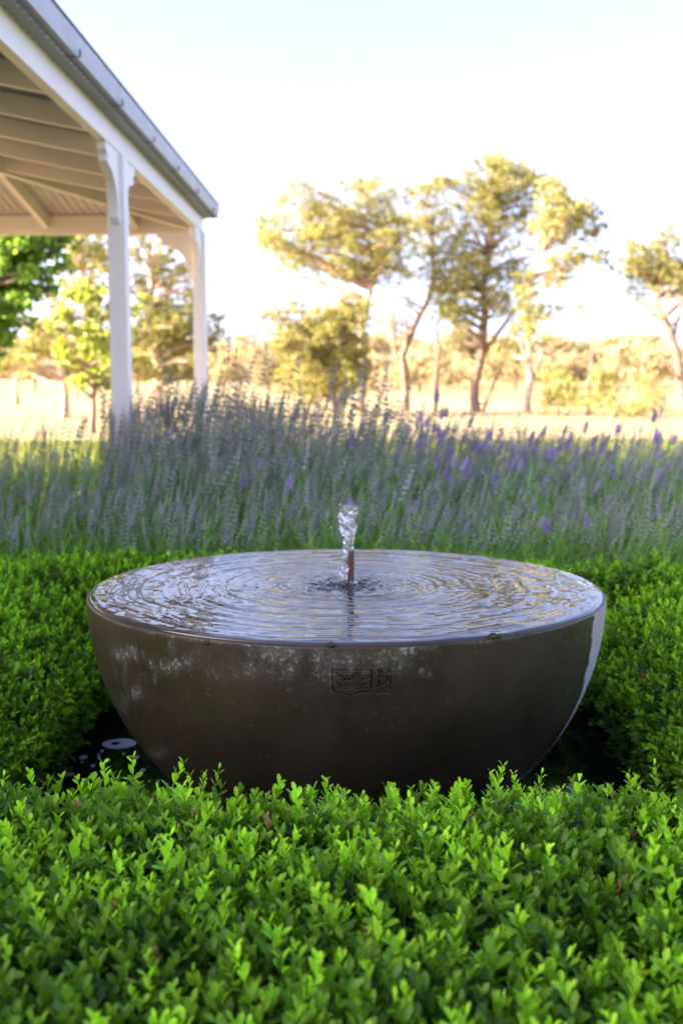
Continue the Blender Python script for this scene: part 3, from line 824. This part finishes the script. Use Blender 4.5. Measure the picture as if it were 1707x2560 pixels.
    # shoots that stand clear of the clipped top along the near edge
    for px, py, s_ in ((288,1905,1.5),(318,1915,1.2),(262,1930,1.2),(500,1950,1.15),(540,1945,1.2),(1005,1930,1.45),(990,1945,1.1),(1432,1918,1.5),(1475,1925,1.35),(1610,1925,1.3),(1630,1935,1.1),(730,1965,1.1),(830,1958,1.1),(110,1915,1.2),(85,1935,1.0),(1240,1950,1.0),(1540,1935,1.2),(890,1962,1.0),(1345,1955,1.1)):
        y = 1.50; tip = at_y(px, py, y)
        d = Vector((rs.gauss(0, .12), rs.gauss(0, .1), 1)).normalized()
        s_ *= .85; ln = .085*s_; b = tip - d*ln
        pts.append(tuple(b)); rot.append(tuple(dir_euler(d, rs.uniform(0, 6)))); scl.append(s_); idx.append(rs.choice((10, 11, 11, 2) if px < 900 else (2, 10, 3, 1)))
        b2 = b - d*.05; pts.append(tuple(b2)); rot.append(tuple(dir_euler(d, rs.uniform(0, 6)))); scl.append(1.2); idx.append(4)
    root = empty('hedge', (0, 1.0, 0)); tag(root, 'low clipped bright green small leaved hedge all round the bowl and pond', 'hedge')
    P = np.array(pts); P[:, 1] -= 1.0
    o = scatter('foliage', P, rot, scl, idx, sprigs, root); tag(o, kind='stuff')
    # woody inside
    mb = MB()
    for k in range(260):
        x = rs.uniform(-2, 2); y = rs.uniform(.6, 3.8)
        if edge_dist(x, y) < .08 or abs(x) > .42*y+.4: continue
        p = [Vector((x, y-1, 0)), Vector((x+rs.uniform(-.03,.03), y-1+rs.uniform(-.03,.03), .15)), Vector((x+rs.uniform(-.06,.06), y-1+rs.uniform(-.06,.06), .32))]
        mb.tube(p, [.006, .004, .002], 4)
    o = mb.build('stems', M_BARKD, root); tag(o, kind='stuff')
    return len(pts)
NH = build_hedge()
mb = MB(); mb.add([(-3, .1, .008), (3, .1, .008), (3, 1.3, .008), (-3, 1.3, .008)], [(0,1,2,3)]); 
mb.add([(-3, 1.3, .008), (-1.1, 1.3, .008), (-1.1, 3.65, .008), (-3, 3.65, .008)], [(0,1,2,3)]); mb.add([(1.1, 1.3, .008), (3, 1.3, .008), (3, 3.65, .008), (1.1, 3.65, .008)], [(0,1,2,3)])
mb.add([(-5, 3.65, .008), (6, 3.65, .008), (6, 7.6, .008), (-5, 7.6, .008)], [(0,1,2,3)])
o = mb.build('soil', M_SOIL); tag(o, 'dark garden soil under the hedge and lavender', kind='structure')

# ------------------------------------------------------------------ lavender
def make_stalk(name, kind, seed, H=.60):
    rs = random.Random(seed); V = []; F = []; A = []; MI = []
    def add(vv, ff, age, mi):
        b = len(V); V.extend(vv); F.extend([tuple(i_+b for i_ in f) for f in ff]); A.extend([age]*len(vv)); MI.extend([mi]*len(ff))
    bx, by = rs.uniform(-.12, .12), rs.uniform(-.12, .12)
    def c(t): return Vector((bx*H*t*t, by*H*t*t, H*t))
    n = 7; sv = []
    for i_ in range(n):
        p = c(i_/(n-1)); r_ = .0016*(1-.45*i_/(n-1))
        for k in range(3): sv.append(tuple(p + Vector((r_*math.cos(k*2.09), r_*math.sin(k*2.09), 0))))
    add(sv, [(i_*3+k, i_*3+(k+1)%3, (i_+1)*3+(k+1)%3, (i_+1)*3+k) for i_ in range(n-1) for k in range(3)], rs.uniform(.3, .9), 0)
    def linear_leaf(p, az, el, ln, age):
        M = Matrix.Translation(p) @ Matrix.Rotation(az, 4, 'Z') @ Matrix.Rotation(-el, 4, 'Y')
        w_ = .0045; vv = [(0,0,0),(ln*.5,-w_/2,.0),(ln*.55,w_/2,.0),(ln,0,-ln*.12)]
        add([tuple(M @ Vector(v)) for v in vv], [(0,1,3,2)], age, 0)
    if kind == 'leafy':
        for i_ in range(26):
            t = .05 + .85*i_/26; linear_leaf(c(t), rs.uniform(0, 6.28), R(rs.uniform(30, 65)), rs.uniform(.035, .06), rs.uniform(0, .8))
    else:
        for i_ in range(9): 
            t = .03 + .45*rs.random(); linear_leaf(c(t), rs.uniform(0, 6.28), R(rs.uniform(40, 70)), rs.uniform(.03, .05), rs.uniform(0, .8))
        # whorls
        top = 1.0; lenS = {'spent': rs.uniform(.09, .14), 'bud': rs.uniform(.045, .07), 'fat': rs.uniform(.04, .06)}[kind]
        nw = {'spent': 7, 'bud': 6, 'fat': 7}[kind]
        zs = [top*H - lenS*(j/(nw-1)) for j in range(nw)]
        if rs.random() < .6 and kind != 'fat': zs.append(top*H - lenS - rs.uniform(.02, .035))
        for j, z in enumerate(zs):
            p = c(z/H); rw = {'spent': .0054, 'bud': .0048, 'fat': .0074}[kind] * (.55 + .6*min(1, (j+.5)/3))
            nb = 5 if kind != 'fat' else 6; az0 = rs.uniform(0, 6)
            for k in range(nb):
                a = az0 + 2*math.pi*k/nb; q = p + Vector((rw*.75*math.cos(a), rw*.75*math.sin(a), 0)); r_ = rw*rs.uniform(.45, .75); hh = r_*1.5
                tx = Vector((math.cos(a), math.sin(a), 1.0)).normalized()
                oct_ = [q + tx*hh, q - tx*hh*.7, q + Vector((-math.sin(a), math.cos(a), 0))*r_, q - Vector((-math.sin(a), math.cos(a), 0))*r_, q + Vector((math.cos(a), math.sin(a), -.5))*r_]
                mi = 1
                if kind == 'fat' or (kind == 'bud' and rs.random() < .3): mi = 2
                add([tuple(v) for v in oct_], [(0,2,4),(0,4,3),(1,4,2),(1,3,4),(0,3,2),(1,2,3)], rs.uniform(0, 1), mi)
    me = bpy.data.meshes.new(name); me.from_pydata(V, [], F); me.update()
    for mm in (M_STALK, M_SPIKE, M_FLOWER): me.materials.append(mm)
    me.polygons.foreach_set('material_index', MI); set_attr(me, 'age', A)
    return bpy.data.objects.new(name, me)
lav = []
kinds = ['spent']*6 + ['bud']*3 + ['fat']*3 + ['leafy']*4
for k, kd in enumerate(kinds): lav.append(make_stalk('lavender_stalk_%02d' % k, kd, 90+k, .46 if kd == 'leafy' else .60))
def env(px):
    """height of the lavender's top in the picture along its width"""
    return float(np.interp(px, [-600,-200, 0, 120, 240, 330, 450, 560, 640, 720, 800, 900, 1000, 1100, 1250, 1450, 1707, 2000, 2600],
                               [1060,1050,1050,1045,1010, 992, 985, 985, 985, 1005,1020,1030,1042,1062,1075,1085,1088,1095,1100]))
def build_lavender():
    rs = random.Random(3); pts = []; rot = []; scl = []; idx = []
    Y0, Y1 = 4.0, 7.2
    n = 18000
    for _ in range(n):
        y = Y0 + (Y1-Y0)*rs.random(); x = rs.uniform(-.48, .50)*y*1.0
        px = 853.5 + FPX*x/(y*CT)
        if y > 5.4 and px < 250 and rs.random() < .62: continue
        if px < 250 and rs.random() < .28: continue
        f = 1 - (y-Y0)/(Y1-Y0)
        e = env(px) + 14*mn.noise(Vector((px*.006, y*1.5, 0)))
        ytip = e + (1310 - e)*max(0, f)**1.25 + rs.gauss(0, 22) - (12 if 180 < px < 560 and y > 5.6 else 0)
        # tall spikes above the mass, mostly left of the middle
        pr = .20 if 520 < px < 960 else (.08 if px < 520 else .05)
        if rs.random() < pr: ytip -= abs(rs.gauss(0, 62 if 520 < px < 960 else 50))
        tz = at_y(px, ytip, y).z
        if tz < .25: continue
        leafy = rs.random() < (.58 if y > 5 else .68)
        bright = 1000 < px < 1660 and rs.random() < (.15 if y > 5.2 else .03)
        if 560 < px < 1000: bright = rs.random() < .015
        lean = Vector((math.tan(R(rs.gauss(11 if px < 900 else 15, 6))), rs.gauss(-.04, .10), 1)).normalized()
        bz = .03; ln = (tz - bz)/lean.z
        if leafy: ln *= .72; k = rs.choice((12, 13, 14, 15)); s_ = ln/.46
        else:
            k = rs.choice((9, 10, 11)) if bright else (rs.choice((6, 7, 8)) if rs.random() < (.12 if px > 1050 else .05) else rs.choice(range(6)))
            s_ = ln/.60
            if s_ < .75:                 # keep the spikes full size on low stalks: sink their feet
                bz -= 0; 
        b = Vector((x, y, bz)) - Vector((lean.x/lean.z, lean.y/lean.z, 0))*(tz-bz)*.5
        s_ = max(s_, .35)
        pts.append(tuple(b)); rot.append(tuple(dir_euler(lean, rs.uniform(0, 6.28)))); scl.append(s_); idx.append(k)
    # dense leafy base
    for _ in range(5200):
        y = rs.uniform(3.9, 7.0); x = rs.uniform(-.48, .5)*y; px = 853.5 + FPX*x/y
        if px < 230 and rs.random() < .3: continue
        lean = Vector((rs.gauss(.12, .22), rs.gauss(-.1, .22), 1)).normalized()
        pts.append((x, y, .02)); rot.append(tuple(dir_euler(lean, rs.uniform(0, 6)))); scl.append(rs.uniform(.8, 1.25) * (1.0 if y < 4.8 else 1.2)); idx.append(rs.choice((12,13,14,15)))
    o = scatter('lavender', pts, rot, scl, idx, lav)
    tag(o, 'mass of tall lavender leaning right behind the hedge, grey purple spikes on green stalks', kind='stuff')
build_lavender()

# ------------------------------------------------------------------ sunlit grass beyond the lavender
def make_tuft(name, seed, hgt):
    rs = random.Random(seed); V = []; F = []; A = []
    for k in range(16):
        a = rs.uniform(0, 6.28); r0 = rs.uniform(0, .05); ln = hgt*rs.uniform(.6, 1.2); le = rs.uniform(.1, .6)
        b = Vector((r0*math.cos(a), r0*math.sin(a), 0)); t = b + Vector((math.cos(a)*ln*le, math.sin(a)*ln*le, ln)); mdl = (b+t)/2 + Vector((0, 0, ln*.08))
        sx = Vector((-math.sin(a), math.cos(a), 0))*.004; n0 = len(V)
        V += [tuple(b-sx), tuple(b+sx), tuple(mdl+sx*.8), tuple(mdl-sx*.8), tuple(t)]; F += [(n0, n0+1, n0+2), (n0, n0+2, n0+3), (n0+3, n0+2, n0+4)]; A += [rs.random()]*5
    me = bpy.data.meshes.new(name); me.from_pydata(V, [], F); me.update(); set_attr(me, 'age', A); me.materials.append(M_GRASS)
    return bpy.data.objects.new(name, me)
tufts = [make_tuft('grass_tuft_%d' % k, k, (.06, .09, .14)[k]) for k in range(3)]
def build_grass():
    rs = random.Random(9); pts = []; rot = []; scl = []; idx = []
    for _ in range(16000):
        y = 7.7 + 14*rs.random()**1.3; x = rs.uniform(-.5, .5)*y
        if y < 10.2 and x < -1.0: continue
        pts.append((x, y, .0)); rot.append((0, 0, rs.uniform(0, 6.28))); scl.append(rs.uniform(.7, 1.5)); idx.append(rs.choice((0, 0, 1, 1, 2)))
    o = scatter('grass', pts, rot, scl, idx, tufts); tag(o, 'short green lawn grass behind the lavender', kind='stuff')
build_grass()

# ------------------------------------------------------------------ trees
C1 = lambda x, y: (x / 2.352, y / 2.352)
C2 = lambda x, y: (600 + x / 1.4165, 350 + y / 1.4165)
def leaf_cloud(centres, rad, per, ln, wd, seed, droop=.6, flat=.95, sub=9, subr=.42, yscale=1.2):
    """leaves gathered in tufts inside each clump; returns verts, faces, ages and tuft centres"""
    rg = np.random.default_rng(seed); allc = []; tcs = []; ages = []
    for (c, r_, dens) in zip(centres, rad, per):
        ns = max(4, int(sub*(1 + r_*.3)))
        d = rg.standard_normal((ns, 3)); d /= np.linalg.norm(d, axis=1)[:, None]; d[:, 2] = np.where(d[:, 2] < -.6, -d[:, 2]*.8, d[:, 2])
        tc = np.array(c) + d * (rg.uniform(.05, 1, (ns, 1))**.5) * 1.38 * r_ * np.array([1, yscale, flat])
        tcs.append(tc)
        nl = int(dens)
        wts = rg.uniform(.15, 1, ns)**1.5; tsz = rg.uniform(.5, 1.5, ns)
        which = rg.choice(ns, nl, p=wts/wts.sum())
        off = rg.standard_normal((nl, 3)) * r_ * subr * tsz[which][:, None] * np.array([1, 1, .75])
        p = tc[which] + off
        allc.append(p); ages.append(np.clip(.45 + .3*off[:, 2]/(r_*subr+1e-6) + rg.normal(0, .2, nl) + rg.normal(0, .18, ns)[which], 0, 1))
    P = np.vstack(allc); n = len(P); age = np.concatenate(ages)
    ax = rg.standard_normal((n, 3)); ax[:, 2] -= droop*1.5; ax /= np.linalg.norm(ax, axis=1)[:, None]
    b = rg.standard_normal((n, 3)); b -= (b*ax).sum(1)[:, None]*ax; b /= np.linalg.norm(b, axis=1)[:, None]
    L_ = ln*rg.uniform(.7, 1.3, (n, 1)); W_ = wd*rg.uniform(.7, 1.3, (n, 1))
    V = np.stack([P - ax*L_/2, P + b*W_/2, P + ax*L_/2, P - b*W_/2], 1).reshape(-1, 3)
    F = np.arange(n*4).reshape(-1, 4)
    return V, F, np.repeat(age, 4), tcs
def limb(mb, p0, p1, r0, r1, rs, seg=6, wob=.06, n=6):
    p0 = Vector(p0); p1 = Vector(p1); ln = (p1-p0).length; pts = []; rd = []
    w1 = Vector((rs.gauss(0, 1), rs.gauss(0, 1), rs.gauss(0, .4)))*ln*wob; w2 = Vector((rs.gauss(0, 1), rs.gauss(0, 1), 0))*ln*wob*.6
    for i_ in range(n+1):
        t = i_/n; p = p0.lerp(p1, t) + w1*math.sin(t*math.pi) + w2*math.sin(t*2*math.pi) 
        p.z += (0.06*ln)*math.sin(t*math.pi)
        pts.append(p); rd.append(r0 + (r1-r0)*t)
    mb.tube(pts, rd, seg)
    return pts
def tree(name, label, D, trunk, clumps, conv, leafm, barkm, seed, ln=.20, wd=.07, dens=700, tr=.35, cat='tree', group=None, depth=1.0, droop=.6, extra=(), base_z=None, sub=30, subr=.155, tr_top=.35):
    """trunk: picture points from the foot upwards; clumps: (x, y, r[, density]) in the same picture frame"""
    rs = random.Random(seed)
    foot = at_y(*conv(*trunk[0]), D); gz = ground_h(foot.x, D)
    root = empty(name, (foot.x, D, gz)); tag(root, label, cat, group)
    org = Vector((foot.x, D, gz))
    TP = [Vector((foot.x, D, gz - .1)) - org]
    for (x, y) in trunk[1:]:
        p = at_y(*conv(x, y), D) - org; p.y += rs.gauss(0, .4)*depth*(p.z/8); TP.append(p)
    k_px = (at_y(*conv(10, 0), D) - at_y(*conv(0, 0), D)).length/10
    mb = MB(); n = len(TP)
    fine = []; rad = []
    for i_ in range(n-1):
        for j in range(4):
            t = j/4; fine.append(TP[i_].lerp(TP[i_+1], t) + Vector((rs.gauss(0, .04), rs.gauss(0, .04), 0))*tr*2)
            g = (i_+t)/(n-1); rad.append(tr*(1.15 if i_ == 0 and j == 0 else 1)*(1 - (1-tr_top)*g))
    fine.append(TP[-1]); rad.append(tr*tr_top)
    mb.tube(fine, rad, 9)
    cen = []; rads = []; per = []
    base_ = list(clumps); more = []
    for a_ in range(len(base_)):
        for b_ in range(a_):
            A_, B_ = base_[a_], base_[b_]; dd = math.hypot(A_[0]-B_[0], A_[1]-B_[1])
            if A_[2] > 28 and B_[2] > 28 and dd < 1.9*(A_[2]+B_[2])*.8 and rs.random() < .42:
                more.append(((A_[0]+B_[0])/2 + rs.uniform(-8, 8), (A_[1]+B_[1])/2 + rs.uniform(-8, 8), min(A_[2], B_[2])*.8, .7))
    clumps = [(c_[0], c_[1], c_[2]*(1.15 if c_[2] > 30 else 1.35)) + tuple(c_[3:]) for c_ in base_ + more]
    for cl in clumps:
        x, y, r_ = cl[:3]; dn = cl[3] if len(cl) > 3 else 1.0
        p = at_y(*conv(x, y), D) - org; rr = r_*k_px
        p.y += rs.uniform(-1, 1)*depth*2.2
        cen.append(tuple(p)); rads.append(rr); per.append(.66*dens*dn*(rr/.8)**2)
    V, F, A, tcs = leaf_cloud(cen, rads, per, ln, wd, seed, droop, sub=sub, subr=subr)
    for c, r_, tc in zip(cen, rads, tcs):
        c = Vector(c)
        # leave the trunk at the fine point that gives a rising limb
        best = None; bd = 1e9
        for q, rq in zip(fine[2:], rad[2:]):
            dd = (c-q).length; rise = c.z - q.z
            cost = dd + (1.6*(dd*.18 - rise) if rise < dd*.18 else 0)
            if cost < bd: bd = cost; best = (q, rq)
        q, rq = best
        r0 = min(rq*.75, .05 + (c-q).length*.026)
        pts = limb(mb, q, c, max(r0, .03), .018, rs)
        for t in tc[:6]:
            limb(mb, pts[rs.choice((3, 4, 5, 6))], t, .018, .006, rs, seg=3, n=3)
    for ex in extra:                                   # bare limbs the picture shows
        pp = [at_y(*conv(x, y), D) - org for x, y in ex[0]]
        for q in pp[1:]: q.y += rs.gauss(0, .5)*depth
        mb.tube(pp, [ex[1]*(1-.75*i_/(len(pp)-1)) for i_ in range(len(pp))], 6)
    mb.build('trunk', barkm, root)
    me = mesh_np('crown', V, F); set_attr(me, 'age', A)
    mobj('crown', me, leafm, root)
    return root

tree('gum_tree', 'tall broad gum at the left of the far gum stand, pale sunlit crown', 58, [(425,905),(435,780),(425,640),(455,540),(475,490),(490,400),(500,300)],
     [(85,330,50),(125,245,42),(190,215,42),(150,400,55),(230,300,55),(215,430,42),(275,205,42),(305,275,48),(340,310,58),(400,185,50),(460,165,42),(420,280,66),(500,230,58),(360,400,60),(450,370,70),(540,300,56),(545,400,52),(440,465,52),(520,470,42),(590,200,42),(600,330,40),(590,440,36),(60,300,22),(100,380,42),(160,440,42),(250,400,48),(300,440,46),(380,480,42),(470,505,40),(560,470,38),(250,345,46),(110,470,25,.5),(180,480,28,.5),(330,490,25,.4)],
     C2, M_GUM, M_BARK, 21, tr=.28, extra=[([(428,905),(405,770),(380,660),(340,540),(330,420)], .12), ([(440,560),(300,560),(170,480),(110,430)], .07), ([(432,640),(200,600),(120,520),(100,470)], .09)])
tree('wattle_tree', 'low rounded yellow green tree below the left gum', 54, [(330,960),(330,860),(310,760),(330,690)],
     [(300,620,50),(370,625,52),(340,690,58),(415,655,32),(300,770,58),(385,790,55),(205,690,46),(190,760,46),(150,650,30,.6),(210,610,26,.7),(330,860,60),(240,850,50),(400,870,46),(170,830,40),(130,700,22,.5),(260,690,40),(420,720,38),(440,600,34),(270,720,44),(425,830,44),(150,740,34),(180,870,38),(120,620,28,.6),(250,930,44),(360,930,44),(90,640,20,.4)],
     C2, M_WATTLE, M_BARKD, 22, tr=.18, dens=1300)
tree('gum_tree', 'sparse gum with dark forking limbs, between the broad left gum and the tallest gum', 62, [(585,930),(585,850),(575,760),(600,700),(625,640),(670,560),(685,480),(680,350)],
     [(640,165,40,.8),(690,170,42,.8),(650,250,42,.7),(600,265,36,.7),(700,235,38,.8),(640,420,36,.6),(520,640,40,.6),(515,690,30,.5),(720,320,42,.8),(660,350,40,.6),(590,590,26,.4),(560,560,26,.3)],
     C2, M_GUM, M_BARKD, 23, tr=.26, extra=[([(583,850),(550,740),(545,640),(520,560)], .14), ([(585,760),(590,650),(585,580)], .11), ([(600,720),(570,610),(555,520)], .07)])
tree('gum_tree', 'tallest gum of the far stand, dense olive crown with domed top', 60, [(830,960),(828,870),(848,770),(868,640),(875,500),(885,380),(905,250),(930,140)],
     [(905,78,40),(965,82,44),(1025,112,40),(860,135,50),(930,145,56),(1000,165,54),(840,210,56),(900,225,56),(985,250,46),(780,260,46),(840,310,56),(760,360,48),(1060,175,36),(905,320,46),(740,460,56),(800,480,56),(870,430,48),(960,400,36,.8),(760,560,56),(820,540,48),(930,530,52),(980,480,40),(700,600,42),(740,640,46),(800,640,46),(900,600,36,.8),(770,710,36,.8),(690,450,42),(700,520,42),(880,560,38),(1000,330,38),(1020,420,36,.8),(950,620,34,.8),(1050,250,34),(680,390,36,.8),(640,480,30,.6),(700,150,36,.7),(740,170,36,.7),(790,160,30,.7)],
     C2, M_GUM, M_BARKD, 24, tr=.31, extra=[([(850,770),(900,700),(960,620),(1000,560)], .16), ([(690,960),(690,860),(705,740),(700,640),(740,600)], .17), ([(845,800),(800,740),(760,700)], .09), ([(860,960),(905,830),(955,700),(990,560)], .10), ([(880,420),(820,330),(790,260)], .09), ([(885,400),(940,320),(965,230)], .09), ([(868,600),(800,520),(750,450)], .08)])
tree('gum_tree', 'thin open gum at the right of the far stand, small leaf clusters on long limbs', 57, [(1015,960),(1022,850),(1025,770),(1020,690),(1010,600),(1030,480),(1060,400)],
     [(1090,175,30,.9),(1110,262,40),(1150,300,40),(1190,312,36),(1162,222,20),(1245,265,30),(1250,322,22),(1060,330,36,.6),(1150,425,36),(1210,430,38),(1262,440,30),(1100,455,30,.7),(1180,482,26,.7),(1050,620,32,.9),(980,690,36,.5),(1138,605,15),(1175,607,11),(1090,520,28,.5),(1040,550,30,.5),(960,760,40,.7),(1065,240,30,.7),(1130,200,26,.8),(1180,262,28),(1080,285,32),(1230,350,22),(1010,500,34,.8),(1000,620,30,.8),(990,560,26,.7),(1140,470,28),(1215,290,24),(1100,350,30,.7),(1030,700,28,.6)],
     C2, M_GUM, M_BARK, 25, tr=.20, dens=1400, extra=[([(1025,860),(1060,780),(1075,700),(1085,680)], .12), ([(1022,800),(1000,740),(985,680)], .07), ([(1012,620),(1080,520),(1150,430),(1210,425)], .06), ([(1030,480),(1090,380),(1150,310)], .06)])
tree('gum_tree', 'leaning gum at the right picture edge, dark bare trunk', 56, [(1575,960),(1560,850),(1545,760),(1515,660),(1490,590),(1480,520)],
     [(1335,428,28),(1390,400,46),(1440,450,48),(1490,400,40),(1482,470,40),(1540,460,44),(1600,450,48),(1430,520,38,.8),(1500,530,36,.6),(1440,625,32,.7),(1560,555,44,.8),(1530,500,40),(1650,520,56),(1640,420,50),(1440,580,28,.8),(1400,540,26,.7),(1620,560,48),(1360,460,32),(1560,620,30,.8),(1420,470,38),(1480,350,26),(1450,390,36)],
     C2, M_GUM, M_BARKD, 26, tr=.30, extra=[([(1530,720),(1560,620),(1600,560)], .1), ([(1560,860),(1500,800),(1480,760)], .07), ([(1555,820),(1510,790),(1430,770)], .05)])
mb = MB(); r_ = empty('dead_tree', at_y(*C2(1232, 960), 50)); r_.location.z = 0; tag(r_, 'thin dead sapling standing alone before the right paddock', 'dead tree')
org = r_.location.copy()
pp = [at_y(*C2(x, y), 50) - org for x, y in ((1232,960),(1235,880),(1243,800),(1246,740),(1250,680),(1252,600),(1249,545))]; pp[0].z = -.1
mb.tube(pp, [.11,.10,.085,.07,.05,.03,.01], 7)
for a, b in (((1243,800),(1262,750)), ((1246,745),(1238,700)), ((1250,690),(1262,650)), ((1240,830),(1222,790))):
    mb.tube([at_y(*C2(*a), 50) - org, (at_y(*C2(*a), 50)+at_y(*C2(*b), 50))/2 - org + Vector((.05,.1,0)), at_y(*C2(*b), 50) - org], [.03,.02,.008], 5)
mb.build('trunk', M_BARKD, r_)
def bush(label, D, foot, clumps, conv, m, seed, dens=650, group=None, ln=.18, wd=.08):
    return tree('bush', label, D, [foot, (foot[0]+4, foot[1]-40), (foot[0]-3, foot[1]-70)], clumps, conv, m, M_BARKD, seed, tr=.06, dens=dens, cat='bush', ln=ln, wd=wd, subr=.26, depth=.4, group=group)
bush('upright pale green bush directly right of the thin open gum', 48, (1125,975), [(1112,850,30),(1128,835,22),(1120,900,42),(1118,860,30),(1150,930,46),(1100,940,40),(1165,900,36)], C2, M_WATTLE, 31)
bush('tall pale green bush against the dead sapling', 46, (1275,975), [(1262,838,24),(1285,830,18),(1290,905,42),(1260,870,34),(1275,850,26),(1240,925,36),(1300,940,42)], C2, M_WATTLE, 32)
bush('narrow pale green bush in the paddock left of the leaning gum', 52, (1462,975), [(1460,870,30),(1458,910,34),(1465,940,36),(1440,945,28)], C2, M_WATTLE, 33)
bush('low pale bush between the dead sapling and the narrow paddock bush', 44, (1385,990), [(1380,965,38),(1350,975,30),(1410,975,30)], C2, M_WATTLE, 34)
tree('gum_tree', 'gum seen between the two veranda posts', 46, [(935,2330),(935,2200),(920,2060),(900,1900),(880,1700),(900,1560)],
     [(830,1430,55),(870,1520,66),(950,1480,55),(800,1530,56),(1000,1435,36),(1025,1580,56),(940,1620,56),(1100,1600,44),(850,1790,50),(930,1860,74),(1000,1900,74),(1080,1850,70),(1100,1960,76),(900,2000,76),(960,2080,76),(1050,2080,76),(860,2160,66),(1250,1880,44),(1270,1960,40),(1230,2010,36),(1180,1830,48),(1130,2180,66),(770,1620,40),(1210,2090,44),(820,2080,50),(1000,2220,70),(880,1700,44),(960,1700,44),(1060,1730,44),(780,1720,50),(1050,2190,60),(900,2210,60),(790,1950,50),(1150,1700,34,.7),(960,1780,44)],
     C1, M_GUM, M_BARK, 41, dens=1150, tr=.24)
tree('gum_tree', 'pale gum standing left of the near veranda post', 44, [(385,2370),(380,2280),(355,2120),(370,1980),(430,1800),(490,1600)],
     [(450,1450,56),(520,1480,56),(590,1540,56),(420,1560,56),(500,1600,66),(440,1700,66),(370,1650,40),(560,1680,50),(350,1770,48),(300,1950,56),(220,2010,56),(150,2080,66),(260,2090,56),(90,2150,56),(330,2090,46),(620,1450,50),(660,1600,60),(480,1390,50),(60,2080,50),(190,2160,46),(300,1850,50),(400,1850,50),(250,1930,50),(180,1990,50),(320,2180,50),(60,2190,46),(560,1850,50),(420,2180,50),(430,2010,50)],
     C1, M_GUM, M_BARK, 42, dens=1200, tr=.20, extra=[([(385,2330),(300,2180),(240,2080)], .08), ([(105,2370),(110,2260),(120,2150)], .12)])
tree('young_tree', 'bright yellow green young tree close behind the near veranda post', 27, [(545,2420),(545,2280),(555,2080),(565,1900)],
     [(540,1800,52),(600,1760,46),(560,1900,64),(480,1950,56),(600,2000,58),(520,2060,64),(590,2150,64),(500,2200,58),(560,2270,50),(430,1880,38,.8),(400,1960,34,.8),(800,1750,34),(780,1850,38),(690,1820,60),(680,1960,60),(670,2100,60),(640,2240,50),(440,2070,40),(460,2270,40)],
     C1, M_SHRUB, M_BARKD, 43, ln=.13, wd=.10, dens=2600, tr=.09, droop=.3)
cl = []
rs_ = random.Random(17)
for y in range(1180, 2200, 75):
    xr = float(np.interp(y, [1180,1370,1600,1750,1900,2050,2200], [420,395,330,265,130,55,-20]))
    x = xr - 45
    while x > -420:
        cl.append((x + rs_.uniform(-15, 15), y + rs_.uniform(-20, 20), rs_.uniform(44, 60), .9 if x > -60 else .6)); x -= 85
tree('broadleaf_tree', 'big dark green broadleaf tree under the veranda roof at the left edge', 19, [(-330,2520),(-330,2200),(-300,1900),(-250,1600),(-200,1350)],
     cl, C1, M_AMBER, M_BARKD, 44, ln=.11, wd=.10, dens=2600, tr=.16, droop=.35, depth=.45)

# ------------------------------------------------------------------ far woodland on the hills
def far_proto(name, seed):
    rs = random.Random(seed); cen = []; rad = []
    for k in range(9):
        a = rs.uniform(0, 6.28); r0 = rs.uniform(0, 3.2); cen.append((r0*math.cos(a), r0*math.sin(a), rs.uniform(3.2, 8))); rad.append(rs.uniform(1.3, 2.3))
    V, F, A, _ = leaf_cloud(cen, rad, [170]*9, .75, .42, seed, .2, yscale=1)
    mb = MB(); mb.tube([(0,0,-1),(0,0,3),(.3,0,6)], [.35,.28,.15], 5); n0 = len(V)
    me = bpy.data.meshes.new(name)
    me.from_pydata([tuple(v) for v in V] + mb.v, [], [tuple(f) for f in F] + [tuple(i_+n0 for i_ in f) for f in mb.f])
    set_attr(me, 'age', list(A) + [0]*len(mb.v)); me.materials.append(M_FAR_HAZED); me.materials.append(M_BARKD)
    me.polygons.foreach_set('material_index', [0]*len(F) + [1]*len(mb.f))
    return bpy.data.objects.new(name, me)
fars = [far_proto('far_tree_%d' % k, 60+k) for k in range(4)]
def build_far():
    rs = random.Random(77); pts = []; rot = []; scl = []; idx = []
    def put(x, y, s_):
        pts.append((x, y, ground_h(x, y))); rot.append((0, 0, rs.uniform(0, 6.28))); scl.append(s_); idx.append(rs.randrange(4))
    for _ in range(2600):
        y = rs.uniform(420, 1000); x = rs.uniform(-.6, .6)*y
        if mn.noise(Vector((x*.008, y*.008, 5))) < -.05 and y < 800: continue
        put(x, y, rs.uniform(1.0, 2.0))
    for _ in range(70):
        y = rs.uniform(170, 400); x = rs.uniform(-.5, .5)*y; put(x, y, rs.uniform(.6, 1.1))
    for px in range(560, 1760, 14):
        y = rs.uniform(230, 300); p = at_y(px, 960, y)
        if rs.random() < .55: put(p.x, y, rs.uniform(.55, .95))
    o = scatter('far_woodland', pts, rot, scl, idx, fars); tag(o, 'pale far woodland along the low hills behind the paddock', kind='stuff')
build_far()
print('hedge sprays', NH)
